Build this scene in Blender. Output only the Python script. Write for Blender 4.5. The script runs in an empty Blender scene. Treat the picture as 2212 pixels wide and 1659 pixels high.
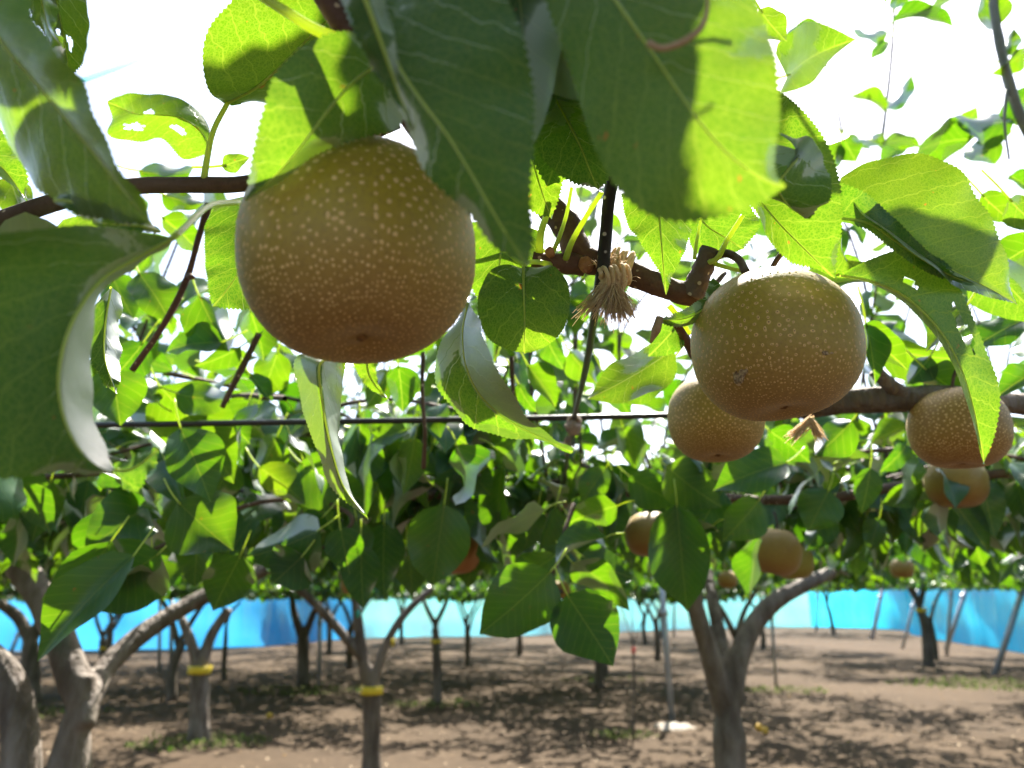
import bpy, math, random
import numpy as np
from mathutils import Vector, Matrix

rng = random.Random(11)
npr = np.random.default_rng(11)
SC = bpy.context.scene
COL = SC.collection
R = math.radians

# ------------------------------------------------------------------ camera
F = 1642.0                 # focal length in units of a 2212 x 1659 picture
PITCH = R(15.6)
CAM = np.array([0.0, 0.0, 1.52])
RIGHT = np.array([1.0, 0, 0])
UP = np.array([0, -math.sin(PITCH), math.cos(PITCH)])
FWD = np.array([0, math.cos(PITCH), math.sin(PITCH)])
cd = bpy.data.cameras.new('camera')
cam = bpy.data.objects.new('camera', cd)
COL.objects.link(cam)
cam.location = CAM
cam.rotation_euler = (math.pi / 2 + PITCH, 0, 0)
cd.sensor_width = 36.0
cd.lens = F / 2212 * 36.0
cd.clip_start = 0.01
cd.clip_end = 3000
cd.dof.use_dof = True
cd.dof.focus_distance = 0.46
cd.dof.aperture_fstop = 8.5
SC.camera = cam

# ------------------------------------------------------------------ sky and sun
SUN_EL, SUN_AZ = R(54), R(14)          # azimuth: clockwise from +Y (the view direction)
w = bpy.data.worlds.new('World')
SC.world = w
w.use_nodes = True
wn = w.node_tree.nodes
bg = wn['Background']
sky = wn.new('ShaderNodeTexSky')
sky.sky_type = 'NISHITA'
sky.sun_disc = False
sky.sun_elevation = SUN_EL
sky.sun_rotation = SUN_AZ
sky.air_density = 1.0
sky.dust_density = 2.6
sky.ozone_density = 1.0
w.node_tree.links.new(sky.outputs[0], bg.inputs['Color'])
bg.inputs['Strength'].default_value = 0.085
sd = bpy.data.lights.new('sun', 'SUN')
sun = bpy.data.objects.new('sun', sd)
COL.objects.link(sun)
sd.energy = 4.8
sd.angle = R(0.5)
sd.color = (1.0, 0.95, 0.86)
SDIR = np.array([math.sin(SUN_AZ) * math.cos(SUN_EL), math.cos(SUN_AZ) * math.cos(SUN_EL), math.sin(SUN_EL)])
sun.rotation_euler = Vector(-SDIR).to_track_quat('-Z', 'Y').to_euler()
sun.location = (0, 0, 30)
SC.view_settings.view_transform = 'Standard'
SC.view_settings.look = 'None'
SC.view_settings.exposure = 2.28
SC.view_settings.gamma = 1.0
SC.view_settings.use_curve_mapping = False
SC.cycles.max_bounces = 6
SC.cycles.diffuse_bounces = 4
SC.cycles.glossy_bounces = 2
SC.cycles.transmission_bounces = 4
SC.cycles.transparent_max_bounces = 6
SC.cycles.use_adaptive_sampling = True
SC.cycles.adaptive_threshold = 0.02
SC.cycles.use_denoising = True


# ------------------------------------------------------------------ geometry helpers
def at(px, py, d):
    return CAM + RIGHT * ((px - 1106) / F * d) + UP * (-(py - 829.5) / F * d) + FWD * d


def ground_at(px, py):
    v = at(px, py, 1.0) - CAM
    return CAM + v * (-CAM[2] / v[2])


def proj(p):
    q = np.asarray(p) - CAM
    d = q @ FWD
    return (q @ RIGHT) / d * F + 1106, 829.5 - (q @ UP) / d * F, d


def unit(v):
    v = np.asarray(v, float)
    return v / max(np.linalg.norm(v), 1e-9)


def curve(pts, n, closed_chord=True):
    """smooth curve through pts, n+1 samples"""
    p = np.asarray(pts, float)
    if len(p) == 2:
        t = np.linspace(0, 1, n + 1)[:, None]
        return p[0] * (1 - t) + p[1] * t
    s = np.concatenate([[0], np.cumsum(np.linalg.norm(np.diff(p, axis=0), axis=1) + 1e-6)])
    s /= s[-1]
    m = np.gradient(p, s, axis=0)
    t = np.linspace(0, 1, n + 1)
    k = np.clip(np.searchsorted(s, t, side='right') - 1, 0, len(s) - 2)
    h = (s[k + 1] - s[k])[:, None]
    u = ((t - s[k]) / (s[k + 1] - s[k]))[:, None]
    return ((2 * u**3 - 3 * u**2 + 1) * p[k] + (u**3 - 2 * u**2 + u) * h * m[k]
            + (-2 * u**3 + 3 * u**2) * p[k + 1] + (u**3 - u**2) * h * m[k + 1])


def new_mesh(name, V, Fc, mats, uv=None, cm=None, midx=None, smooth=True, rnd=None):
    me = bpy.data.meshes.new(name)
    me.from_pydata(np.asarray(V, float).tolist(), [], [list(map(int, f)) for f in Fc])
    for m in (mats if isinstance(mats, (list, tuple)) else [mats]):
        me.materials.append(m)
    if smooth:
        me.polygons.foreach_set('use_smooth', [True] * len(me.polygons))
    if midx is not None:
        me.polygons.foreach_set('material_index', list(midx))
    if uv is not None or cm is not None:
        li = np.empty(len(me.loops), int)
        me.loops.foreach_get('vertex_index', li)
        if uv is not None:
            l = me.uv_layers.new(name='UVMap')
            l.data.foreach_set('uv', np.asarray(uv, float)[li].ravel())
        if cm is not None:
            l = me.uv_layers.new(name='cm')
            l.data.foreach_set('uv', np.asarray(cm, float)[li].ravel())
    if rnd is not None:
        a = me.attributes.new('rnd', 'FLOAT', 'POINT')
        a.data.foreach_set('value', np.asarray(rnd, float))
    me.update()
    return me


def link(name, me, parent=None, loc=None, label=None, kind=None):
    o = bpy.data.objects.new(name, me)
    COL.objects.link(o)
    if parent is not None:
        o.parent = parent
    if loc is not None:
        o.location = loc
    if label:
        o['label'] = label
    if kind:
        o['kind'] = kind
    return o


def thing(name, label, cat, loc, group=None):
    o = bpy.data.objects.new(name, None)
    COL.objects.link(o)
    o.location = loc
    o.empty_display_size = 0.05
    o['label'] = label
    o['category'] = cat
    if group:
        o['group'] = group
    return o


def wloc(o):
    v = np.array(o.location)
    p = o.parent
    while p is not None:
        v = v + np.array(p.location)
        p = p.parent
    return v


def part(name, V, Fc, mats, parent, **k):
    """mesh built in world coordinates, origin at its own centre, hung under parent"""
    V = np.asarray(V, float)
    c = (V.min(0) + V.max(0)) / 2
    kind = k.pop('kind', None)
    label = k.pop('label', None)
    me = new_mesh(name, V - c, Fc, mats, **k)
    base = wloc(parent) if parent is not None else 0
    return link(name, me, parent, c - base, label, kind)


def tube(path, rad, seg=8, n=None, rough=0.0, cap=True):
    """verts, faces of a tube along a world path; rad a number or list"""
    p = curve(path, n) if n else np.asarray(path, float)
    N = len(p)
    r = np.interp(np.linspace(0, 1, N), np.linspace(0, 1, len(rad)), rad) if np.ndim(rad) else np.full(N, rad)
    T = np.gradient(p, axis=0)
    T /= np.linalg.norm(T, axis=1)[:, None] + 1e-12
    a = np.array([0, 0, 1.0]) if abs(T[0][2]) < .9 else np.array([1.0, 0, 0])
    u = unit(a - (a @ T[0]) * T[0])
    V = []
    ph = npr.uniform(0, 6.28, 6)
    for i in range(N):
        u = unit(u - (u @ T[i]) * T[i])
        v = np.cross(T[i], u)
        for k in range(seg):
            th = 2 * math.pi * k / seg
            rr = r[i]
            if rough:
                rr *= 1 + rough * (math.sin(3 * th + ph[0] + i * .35) * .5 + math.sin(2 * th + ph[1] - i * .21) * .4
                                   + math.sin(i * .9 + ph[2]) * .35 + npr.uniform(-.35, .35))
            V.append(p[i] + rr * (math.cos(th) * u + math.sin(th) * v))
    Fc = [(i * seg + k, i * seg + (k + 1) % seg, (i + 1) * seg + (k + 1) % seg, (i + 1) * seg + k)
          for i in range(N - 1) for k in range(seg)]
    if cap:
        Fc += [tuple(range(seg))[::-1], tuple((N - 1) * seg + k for k in range(seg))]
    return V, Fc


def join(*geos):
    V, Fc = [], []
    for v, f in geos:
        o = len(V)
        V += list(v)
        Fc += [tuple(i + o for i in q) for q in f]
    return V, Fc


def ball(c, r, seg=10, rings=6, sq=(1, 1, 1)):
    V = []
    for i in range(rings + 1):
        ph = math.pi * i / rings
        for k in range(seg):
            th = 2 * math.pi * k / seg
            V.append(np.array(c) + r * np.array([math.sin(ph) * math.cos(th) * sq[0], math.sin(ph) * math.sin(th) * sq[1], math.cos(ph) * sq[2]]))
    Fc = [(i * seg + k, (i + 1) * seg + k, (i + 1) * seg + (k + 1) % seg, i * seg + (k + 1) % seg) for i in range(rings) for k in range(seg)]
    return V, Fc


# ------------------------------------------------------------------ materials
class NB:
    def __init__(s, name):
        s.m = bpy.data.materials.new(name)
        s.m.use_nodes = True
        s.t = s.m.node_tree
        s.t.nodes.clear()

    def n(s, typ, ins=None, **pr):
        nd = s.t.nodes.new('ShaderNode' + typ)
        for k, v in pr.items():
            setattr(nd, k, v)
        for k, v in (ins or {}).items():
            if isinstance(v, bpy.types.NodeSocket):
                s.t.links.new(v, nd.inputs[k])
            elif v is not None:
                nd.inputs[k].default_value = v
        return nd

    def math(s, op, a, b=None, c=None):
        return s.n('Math', {0: a, 1: b, 2: c} if c is not None else ({0: a, 1: b} if b is not None else {0: a}), operation=op).outputs[0]

    def ramp(s, x, lo, hi, a=0.0, b=1.0, smooth=True):
        return s.n('MapRange', {0: x, 1: lo, 2: hi, 3: a, 4: b}, interpolation_type='SMOOTHSTEP' if smooth else 'LINEAR').outputs[0]

    def mix(s, f, a, b):
        nd = s.n('Mix', data_type='RGBA')
        for i, v in ((0, f), (6, a), (7, b)):
            if isinstance(v, bpy.types.NodeSocket):
                s.t.links.new(v, nd.inputs[i])
            else:
                nd.inputs[i].default_value = v if i == 0 else (*v, 1)
        return nd.outputs[2]

    def noise(s, vec, scale, detail=3, rough=.55):
        return s.n('TexNoise', {'Vector': vec, 'Scale': scale, 'Detail': detail, 'Roughness': rough}).outputs[0]

    def out(s, sh, disp=None):
        o = s.n('OutputMaterial', {'Surface': sh})
        return s.m


def leaf_material(name, level=2, tint=1.0):
    """level 2: full vein net and relief, 1: midrib and side veins, 0: plain"""
    b = NB(name)
    geo = b.n('NewGeometry')
    oi = b.n('ObjectInfo')
    at_ = b.n('Attribute', attribute_name='rnd')
    rnd = b.math('FRACT', b.math('ADD', oi.outputs['Random'], at_.outputs['Fac']))
    back = geo.outputs['Backfacing']
    bump = None
    if level:
        cmv = b.n('UVMap', uv_map='cm').outputs[0]
        sx = b.n('SeparateXYZ', {0: cmv})
        x, y = sx.outputs[0], sx.outputs[1]
        ax = b.math('ABSOLUTE', x)
        off = b.n('VectorMath', {0: cmv, 1: b.n('CombineXYZ', {0: b.math('MULTIPLY', rnd, 37.0), 1: b.math('MULTIPLY', rnd, 91.0)}).outputs[0]}, operation='ADD').outputs[0]
        big = b.noise(off, .45, 2)
        wob = b.noise(off, 1.1, 2) if level == 2 else big
        side = b.math('MULTIPLY', b.math('SIGN', x), .3)
        curv = b.math('ADD', b.math('MULTIPLY', ax, -.95), b.math('MULTIPLY', b.math('MULTIPLY', ax, ax), .03))
        ph = b.math('ADD', b.math('ADD', b.math('ADD', y, curv), b.math('MULTIPLY', wob, .9)), side)
        dist = b.math('PINGPONG', b.math('DIVIDE', ph, 1.25), .5)
        lat = b.math('MULTIPLY', b.ramp(dist, .012, .045, 1, 0), .8 if level == 2 else .6)
        mid = b.ramp(ax, .03, .085, 1, 0)
        vein = b.math('MAXIMUM', lat, mid)
        sp = b.ramp(b.noise(off, 1.6, 3, .6), .695, .74)
        if level == 2:
            vo = b.n('TexVoronoi', {'Vector': off, 'Scale': 3.6, 'Randomness': 1.0}, feature='DISTANCE_TO_EDGE').outputs[0]
            vo2 = b.n('TexVoronoi', {'Vector': off, 'Scale': 8.5, 'Randomness': 1.0}, feature='DISTANCE_TO_EDGE').outputs[0]
            ret = b.math('MAXIMUM', b.math('MULTIPLY', b.ramp(vo, .015, .07, 1, 0), .55), b.math('MULTIPLY', b.ramp(vo2, .02, .14, 1, 0), .42))
            hgt = b.math('ADD', b.math('MULTIPLY', vein, -.3), wob)
            bump = b.n('Bump', {'Strength': .4, 'Distance': .0012, 'Height': hgt}).outputs[0]
            vein = b.math('MAXIMUM', vein, ret)
    else:
        big, vein, sp = rnd, 0.0, 0.0
    topc = b.mix(big, (.011, .046, .021), (.024, .070, .024))
    undc = b.mix(big, (.018, .046, .024), (.028, .060, .028))
    tr = b.mix(rnd, (.027, .084, .0008), (.068, .124, .0012))
    tr = b.mix(b.ramp(rnd, .997, .9995), tr, (.13, .12, .004))
    if level:
        tr = b.mix(b.ramp(big, .3, .75, 0, .6), tr, (.044, .116, .001))
        topc = b.mix(b.math('MULTIPLY', vein, .35), topc, (.10, .17, .05))
        undc = b.mix(b.math('MULTIPLY', vein, .40), undc, (.11, .16, .06))
        tr = b.mix(b.math('MULTIPLY', vein, .75), tr, (.155, .200, .014))
        tr = b.mix(sp, tr, (.20, .085, .010))
        undc = b.mix(sp, undc, (.12, .055, .025))
        topc = b.mix(sp, topc, (.10, .05, .025))
    dif = b.mix(back, topc, undc)
    if tint != 1.0:
        tr = b.mix(1 - tint, tr, (0, 0, 0))
    nr = {'Normal': bump} if bump else {}
    d = b.n('BsdfDiffuse', {'Color': dif, **nr}).outputs[0]
    t = b.n('BsdfTranslucent', {'Color': tr}).outputs[0]
    a = b.n('AddShader', {0: d, 1: t}).outputs[0]
    g = b.n('BsdfGlossy', {'Color': (1, 1, 1, 1), 'Roughness': b.ramp(back, 0, 1, .38, .52), **nr}).outputs[0]
    fr = b.n('Fresnel', {'IOR': 1.42, **nr}).outputs[0]
    fr = b.math('MULTIPLY', fr, b.ramp(back, 0, 1, .95, .32))
    return b.out(b.n('MixShader', {0: fr, 1: a, 2: g}).outputs[0])


def simple(name, col, rough=.7, var=None, scale=30, metal=0, spec=.5, bump=0, bscale=60, translucent=None, obj=True, stretch=None):
    b = NB(name)
    co = b.n('TexCoord').outputs['Object' if obj else 'Generated']
    if stretch:
        co = b.n('Mapping', {'Vector': co, 'Scale': stretch}).outputs[0]
    c = col
    if var:
        c = b.mix(b.ramp(b.noise(co, scale, 4), .3, .7), col, var)
    p = b.n('BsdfPrincipled', {'Roughness': rough, 'Metallic': metal, 'Specular IOR Level': spec})
    if isinstance(c, tuple):
        p.inputs['Base Color'].default_value = (*c, 1)
    else:
        b.t.links.new(c, p.inputs['Base Color'])
    if bump:
        bn = b.n('Bump', {'Strength': bump, 'Distance': .01, 'Height': b.noise(co, bscale, 5, .65)})
        b.t.links.new(bn.outputs[0], p.inputs['Normal'])
    sh = p.outputs[0]
    if translucent:
        sh = b.n('AddShader', {0: sh, 1: b.n('BsdfTranslucent', {'Color': (*translucent, 1)}).outputs[0]}).outputs[0]
    return b.out(sh)


def bark_material(name, dark, light, lent=(.5, .42, .32), scale=1.0, lent_on=True, moss=None):
    b = NB(name)
    co = b.n('TexCoord').outputs['Object']
    if not lent_on:
        co = b.n('Mapping', {'Vector': co, 'Scale': (2.2, 2.2, .55)}).outputs[0]
    n1 = b.noise(co, 22 * scale, 5, .65)
    n2 = b.noise(co, 90 * scale, 4, .6)
    c = b.mix(b.ramp(n1, .32, .68), dark, light)
    c = b.mix(b.ramp(n2, .55, .75, 0, .5), c, tuple(v * .45 for v in dark))
    if lent_on:
        vo = b.n('TexVoronoi', {'Vector': b.n('Mapping', {'Vector': co, 'Scale': (1, 1, 1)}).outputs[0], 'Scale': 160 * scale}).outputs['Distance']
        vr = b.n('TexVoronoi', {'Vector': co, 'Scale': 160 * scale}).outputs['Color']
        keep = b.ramp(b.n('SeparateColor', {0: vr}).outputs[0], .62, .64)
        c = b.mix(b.math('MULTIPLY', b.ramp(vo, .14, .24, 1, 0), keep), c, lent)
    if moss:
        c = b.mix(b.ramp(b.noise(co, 9 * scale, 3), .55, .72, 0, .6), c, moss)
    bn = b.n('Bump', {'Strength': .6 if lent_on else .95, 'Distance': (.004 if lent_on else .03), 'Height': b.math('ADD', n1, b.math('MULTIPLY', n2, .5))}).outputs[0]
    p = b.n('BsdfPrincipled', {'Base Color': c, 'Roughness': .75, 'Normal': bn, 'Specular IOR Level': .35})
    return b.out(p.outputs[0])


def pear_material(name, seed, brown=(.285, .168, .052), olive=(.375, .282, .010)):
    b = NB(name)
    co = b.n('TexCoord').outputs['Object']
    mv = b.n('VectorMath', {0: co, 1: (seed, seed * 2.3, seed * .7)}, operation='ADD').outputs[0]
    z = b.n('SeparateXYZ', {0: co}).outputs[2]
    n1 = b.noise(mv, 18, 3)
    n2 = b.noise(mv, 450, 3, .6)
    n3 = b.noise(mv, 60, 3, .6)
    low = b.ramp(b.math('ADD', z, b.math('MULTIPLY', b.math('SUBTRACT', n1, .5), .035)), -.040, .0, 1, 0)
    top = b.ramp(z, .018, .042, 0, .45)
    c = b.mix(b.ramp(n1, .3, .7), olive, tuple(.75 * o + .25 * w_ for o, w_ in zip(olive, brown)))
    c = b.mix(b.math('MAXIMUM', b.math('MULTIPLY', low, .92), top), c, brown)
    c = b.mix(b.ramp(n2, .40, .8, 0, .45), c, tuple(v * .55 for v in brown))
    c = b.mix(b.ramp(n3, .55, .8, 0, .3), c, (.40, .26, .11))
    bn = b.n('Bump', {'Strength': .35, 'Distance': .0006, 'Height': n2}).outputs[0]
    p = b.n('BsdfPrincipled', {'Base Color': c, 'Roughness': .52, 'Normal': bn, 'Specular IOR Level': .45,
                               'Sheen Weight': .12, 'Sheen Roughness': .5, 'Sheen Tint': (.9, .85, .7, 1)})
    return b.out(p.outputs[0])


def ground_material():
    b = NB('orchard_soil')
    co = b.n('TexCoord').outputs['Object']
    n1 = b.noise(co, .55, 5, .6)
    n2 = b.noise(co, 9, 6, .7)
    n3 = b.noise(co, 45, 4, .7)
    c = b.mix(b.ramp(n1, .3, .7), (.038, .0245, .0132), (.057, .0375, .0210))
    c = b.mix(b.ramp(n2, .42, .72, 0, .75), c, (.074, .050, .029))
    c = b.mix(b.ramp(n3, .60, .72, 0, .75), c, (.10, .072, .047))
    c = b.mix(b.ramp(n3, .40, .28, 0, .6), c, (.034, .021, .013))
    dist = b.n('VectorMath', {0: co}, operation='LENGTH').outputs['Value']
    c = b.mix(b.ramp(dist, 40, 60), c, (.10, .15, .05))
    h = b.math('ADD', b.math('MULTIPLY', n2, 1.0), b.math('MULTIPLY', n3, .35))
    bn = b.n('Bump', {'Strength': .7, 'Distance': .018, 'Height': h}).outputs[0]
    return b.out(b.n('BsdfPrincipled', {'Base Color': c, 'Roughness': .95, 'Normal': bn, 'Specular IOR Level': .15}).outputs[0])


def net_material(name, col, trans, open_):
    b = NB(name)
    co = b.n('TexCoord').outputs['Object']
    n1 = b.noise(b.n('Mapping', {'Vector': co, 'Scale': (1, 1, .5)}).outputs[0], .9, 4, .6)
    fold = b.noise(b.n('Mapping', {'Vector': co, 'Scale': (5, 5, .25)}).outputs[0], 1, 3)
    c1 = b.n('BsdfDiffuse', {'Color': (*col, 1)}).outputs[0]
    c2 = b.n('BsdfTranslucent', {'Color': (*trans, 1)}).outputs[0]
    a = b.n('AddShader', {0: c1, 1: c2}).outputs[0]
    tr = b.n('BsdfTransparent', {'Color': (1, 1, 1, 1)}).outputs[0]
    f = b.math('ADD', b.ramp(n1, .35, .7, open_ * .75, open_ * 1.25), b.ramp(fold, .3, .7, -.03, .03))
    return b.out(b.n('MixShader', {0: f, 1: a, 2: tr}).outputs[0])


M_LEAF = leaf_material('pear_leaf', 2)
M_LEAF_MID = leaf_material('pear_leaf_middle', 1)
M_LEAF_FAR = leaf_material('pear_leaf_small', 0)
M_PETIOLE = simple('leaf_stalk', (.22, .28, .07), .5, translucent=(.40, .46, .05))
M_BARK_HERO = bark_material('speckled_bark', (.055, .032, .024), (.13, .085, .066), (.50, .40, .30))
M_BARK_RED = bark_material('red_brown_bark', (.06, .028, .020), (.15, .075, .052), (.42, .30, .20), 1.1)
M_BARK_TREE = bark_material('grey_trunk_bark', (.085, .062, .046), (.245, .205, .168), scale=.25, lent_on=False, moss=(.10, .10, .05))
M_BARK_DARK = bark_material('dark_trunk_bark', (.075, .056, .042), (.20, .158, .122), scale=.25, lent_on=False, moss=(.07, .07, .035))
M_TWIG = bark_material('twig_bark', (.06, .036, .026), (.135, .085, .06), scale=.8)
M_SHOOT = simple('young_shoot', (.17, .16, .14), .6, (.24, .22, .19), 40)
M_WOOD = simple('cut_wood', (.34, .13, .055), .85, (.42, .20, .09), 180, bump=.4, bscale=300)
M_WIRE = simple('coated_wire', (.018, .018, .022), .32, spec=.6)
M_TWINE = simple('hemp_twine', (.55, .42, .26), .85, (.68, .55, .37), 260, bump=.5, bscale=500, translucent=(.30, .22, .12))
M_TWINE_OLD = simple('weathered_twine', (.30, .22, .17), .9, (.42, .32, .26), 200, bump=.6, bscale=400)
M_STEEL = simple('galvanised_pipe', (.42, .44, .47), .42, (.34, .36, .39), 20, metal=.5)
M_YELLOW = simple('yellow_tape', (.72, .52, .02), .5)
M_GREEN_T = simple('green_tag', (.02, .42, .28), .5)
M_RED_T = simple('red_tag', (.55, .03, .03), .5)
M_GROUND = ground_material()
M_WEED = simple('weed_blade', (.055, .070, .025), .9, (.12, .11, .055), 2, spec=.0, translucent=(.02, .04, .004))
M_LITTER = simple('dry_leaf', (.20, .13, .065), .8, (.30, .23, .14), 3, obj=True, translucent=(.10, .06, .02))
M_WHITE = simple('lime_gravel', (.42, .39, .33), .9, (.24, .20, .155), 25, bump=.8, bscale=60)
M_CALYX = simple('dry_calyx', (.40, .23, .09), .95, (.12, .065, .035), 300, bump=.6, bscale=700)
M_CORK = simple('corky_scar', (.11, .062, .034), .95, (.50, .37, .21), 600, bump=.5, bscale=800)
M_LENT = simple('lenticel', (.70, .48, .21), .7, (.60, .39, .15), 200)
M_LENT_C = simple('lenticel_centre', (.22, .13, .06), .8)
M_ORANGE = simple('orange_crate', (.62, .22, .04), .6)
M_CRATE = simple('crate_wood', (.40, .28, .17), .8, (.3, .2, .12), 12)
M_RUST = simple('dry_brown_tissue', (.30, .19, .11), .8, (.40, .28, .18), 200)
M_NETROPE = simple('cyan_cord', (.05, .30, .30), .8, spec=.1, translucent=(.03, .16, .16))

# ------------------------------------------------------------------ ground
def build_ground():
    xs = np.concatenate([np.linspace(-900, -40, 8), np.linspace(-36, -7, 22), np.linspace(-6.5, 8.5, 76), np.linspace(9, 36, 22), np.linspace(40, 900, 8)])
    ys = np.concatenate([np.linspace(-600, -10, 7), np.linspace(-6, 2.5, 8), np.linspace(2.8, 16, 90), np.linspace(16.6, 45, 40), np.linspace(60, 1600, 8)])
    X, Y = np.meshgrid(xs, ys)
    Z = np.zeros_like(X)
    for k in range(10):
        f, a, th = npr.uniform(.5, 4.5), 0, npr.uniform(0, 6.28)
        Z += .005 * np.sin(f * (X * math.cos(th) + Y * math.sin(th)) + npr.uniform(0, 6))
    Z += npr.normal(0, .004, Z.shape)
    near = np.clip((46 - np.hypot(X, Y)) / 8, 0, 1)
    # two wheel ruts running away on the right
    for offx in (0.0, .75):
        cx = 1.72 + offx + .145 * (Y - 4) + .012 * (Y - 4) ** 2 * .3
        Z -= .035 * np.exp(-((X - cx) / .10) ** 2) * np.clip((Y - 2) / 2, 0, 1) * np.clip((14 - Y) / 3, 0, 1)
        tread = .012 * np.sin(Y * 42)
        Z += tread * np.exp(-((X - cx) / .10) ** 2) * np.clip((Y - 2) / 2, 0, 1) * np.clip((14 - Y) / 3, 0, 1)
    Z *= near
    V = np.stack([X.ravel(), Y.ravel(), Z.ravel()], 1)
    nx, ny = len(xs), len(ys)
    Fc = [(j * nx + i, j * nx + i + 1, (j + 1) * nx + i + 1, (j + 1) * nx + i) for j in range(ny - 1) for i in range(nx - 1)]
    o = link('ground', new_mesh('ground', V, Fc, M_GROUND), label='brown bare orchard soil with dappled shade', kind='structure')


build_ground()

# ------------------------------------------------------------------ blue net round the orchard
def build_net():
    bottoms = [(-950, 1412), (-500, 1404), (-200, 1405), (0, 1406), (250, 1404), (500, 1400), (775, 1379), (1106, 1373), (1350, 1364), (1606, 1356), (1760, 1354), (1856, 1356), (2005, 1379), (2212, 1411), (2420, 1455), (2700, 1540)]
    g = [ground_at(*b) for b in bottoms]
    spans = [('netting', 0, 6, ((.003, .065, .17), (.022, .175, .34)), .05, 'deep blue windbreak net hung behind the left-hand trees'),
             ('netting', 6, 10, ((.012, .12, .19), (.06, .29, .35)), .34, 'pale see-through blue net across the middle of the orchard edge'),
             ('netting', 10, 15, ((.003, .11, .22), (.012, .32, .47)), .09, 'bright cyan windbreak net behind the slanting poles')]
    for nm, a, b_, cols, op, lab in spans:
        p = curve(g, 140)
        ka, kb = int(a / (len(g) - 1) * 140), int(b_ / (len(g) - 1) * 140)
        # arc-length sampling does not follow the index: find nearest samples
        ka = int(np.argmin(np.linalg.norm(p - g[a], axis=1)))
        kb = int(np.argmin(np.linalg.norm(p - g[b_], axis=1)))
        q = curve(p[ka:kb + 1], 90)
        T = np.gradient(q, axis=0)
        nrm = np.stack([-T[:, 1], T[:, 0], 0 * T[:, 0]], 1)
        nrm /= np.linalg.norm(nrm, axis=1)[:, None]
        V, rows = [], 9
        ph = npr.uniform(0, 6, 3)
        for i in range(len(q)):
            for r in range(rows):
                z = 3.0 * r / (rows - 1)
                wv = .07 * math.sin(i * .7 + ph[0] + r * .2) + .03 * math.sin(i * 1.9 + ph[1]) + .05 * math.sin(r * 1.3 + i * .4)
                sag = .10 * abs(math.sin(i * math.pi / 9)) * (r / (rows - 1))
                V.append(q[i] + nrm[i] * wv + np.array([0, 0, z - sag]))
        Fc = [(i * rows + r, (i + 1) * rows + r, (i + 1) * rows + r + 1, i * rows + r + 1) for i in range(len(q) - 1) for r in range(rows - 1)]
        m = net_material('blue_net_' + str(a), cols[0], cols[1], op)
        t = part(nm, V, Fc, m, None)
        t['label'] = lab
        t['category'] = 'net'


build_net()

# ------------------------------------------------------------------ leaf shapes
W_T = [0, .03, .10, .22, .38, .55, .72, .86, .95, 1]
W_W = [.015, .13, .235, .315, .35, .325, .235, .115, .035, 0]


def leaf_local(n, m, droop, fold, curl, wave, twist=0, petiole=.32, seed=0, wide=1.0, bite=0):
    """a leaf in its own space: stalk from the origin along +Y, blade of length 1, upper face +Z.
    Returns V, F, uv, cm, midx"""
    rr = np.random.default_rng(seed)
    V, uv, cm = [], [], []
    ang = 0.0
    pos = np.array([0, petiole * .96, -petiole * .10])
    ts = np.linspace(0, 1, n + 1) ** .92
    ph = rr.uniform(0, 6.28, 3)
    prev = 0
    for i, t in enumerate(ts):
        ds = t - prev
        prev = t
        a = droop * (t ** 1.3)
        pos = pos + ds * np.array([0, math.cos(a), -math.sin(a)])
        nrm = np.array([0, math.sin(a), math.cos(a)])
        wd = np.interp(t, W_T, W_W) * wide
        for k in range(-m, m + 1):
            u = k / m
            h = abs(u)
            hw = wd * h
            fa = fold + curl * h
            lat = hw * math.cos(fa)
            up = hw * math.sin(fa) + wave * wd * h * h * math.sin(9 * t + ph[0] + (1.7 if u > 0 else 0))
            tw = twist * t
            q = np.array([math.copysign(lat, u) * math.cos(tw) - up * math.sin(tw) * 0, 0, 0]) + nrm * (up + math.copysign(lat, u) * math.sin(tw))
            if h == 1 and bite and i % 3 == bite % 3 and 2 < i < n - 1:
                q = q * .8
            V.append(pos + q)
            uv.append((u * .5 + .5, t))
            cm.append((u * wd * 10, t * 10))
    c = 2 * m + 1
    Fc = [(i * c + k, i * c + k + 1, (i + 1) * c + k + 1, (i + 1) * c + k) for i in range(n) for k in range(c - 1)]
    mi = [0] * len(Fc)
    if petiole > 0:
        p0 = len(V)
        pv, pf = tube(curve([(0, 0, 0), (0, petiole * .5, .02), (0, petiole * .98, -petiole * .10)], 3), [.012, .010], 3, cap=False)
        V += list(pv)
        uv += [(.5, 0)] * len(pv)
        cm += [(0, 0)] * len(pv)
        Fc += [tuple(i + p0 for i in f) for f in pf]
        mi += [1] * len(pf)
    return np.array(V), Fc, np.array(uv), np.array(cm), mi


VARS = []
for s in range(12):
    r_ = random.Random(s)
    VARS.append(leaf_local(9, 2, r_.uniform(.05, 1.7), r_.choice([.12, .25, .45, .8]), r_.uniform(-.6, .6), r_.uniform(.1, .4),
                           r_.uniform(-.4, .4), seed=s, wide=r_.uniform(.72, 1.18)))
VDROOP = [float(v[0][:45, 2].min()) for v in VARS]
VAR_ME = [new_mesh('pear_leaf_shape', v[0], v[1], [M_LEAF_MID, M_PETIOLE], uv=v[2], cm=v[3], midx=v[4]) for v in VARS]
FLATV = sorted(range(12), key=lambda v: -VDROOP[v])[:4]
LOWS = []
for s in range(8):
    r_ = random.Random(s + 50)
    LOWS.append(leaf_local(5, 1, r_.uniform(.1, 1.2), r_.choice([.1, .25, .5]), 0, .1, 0, petiole=0.0, seed=s, wide=r_.uniform(.9, 1.15)))


FLATL = sorted(range(8), key=lambda v: -float(LOWS[v][0][:, 2].min()))[:3]


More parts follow.
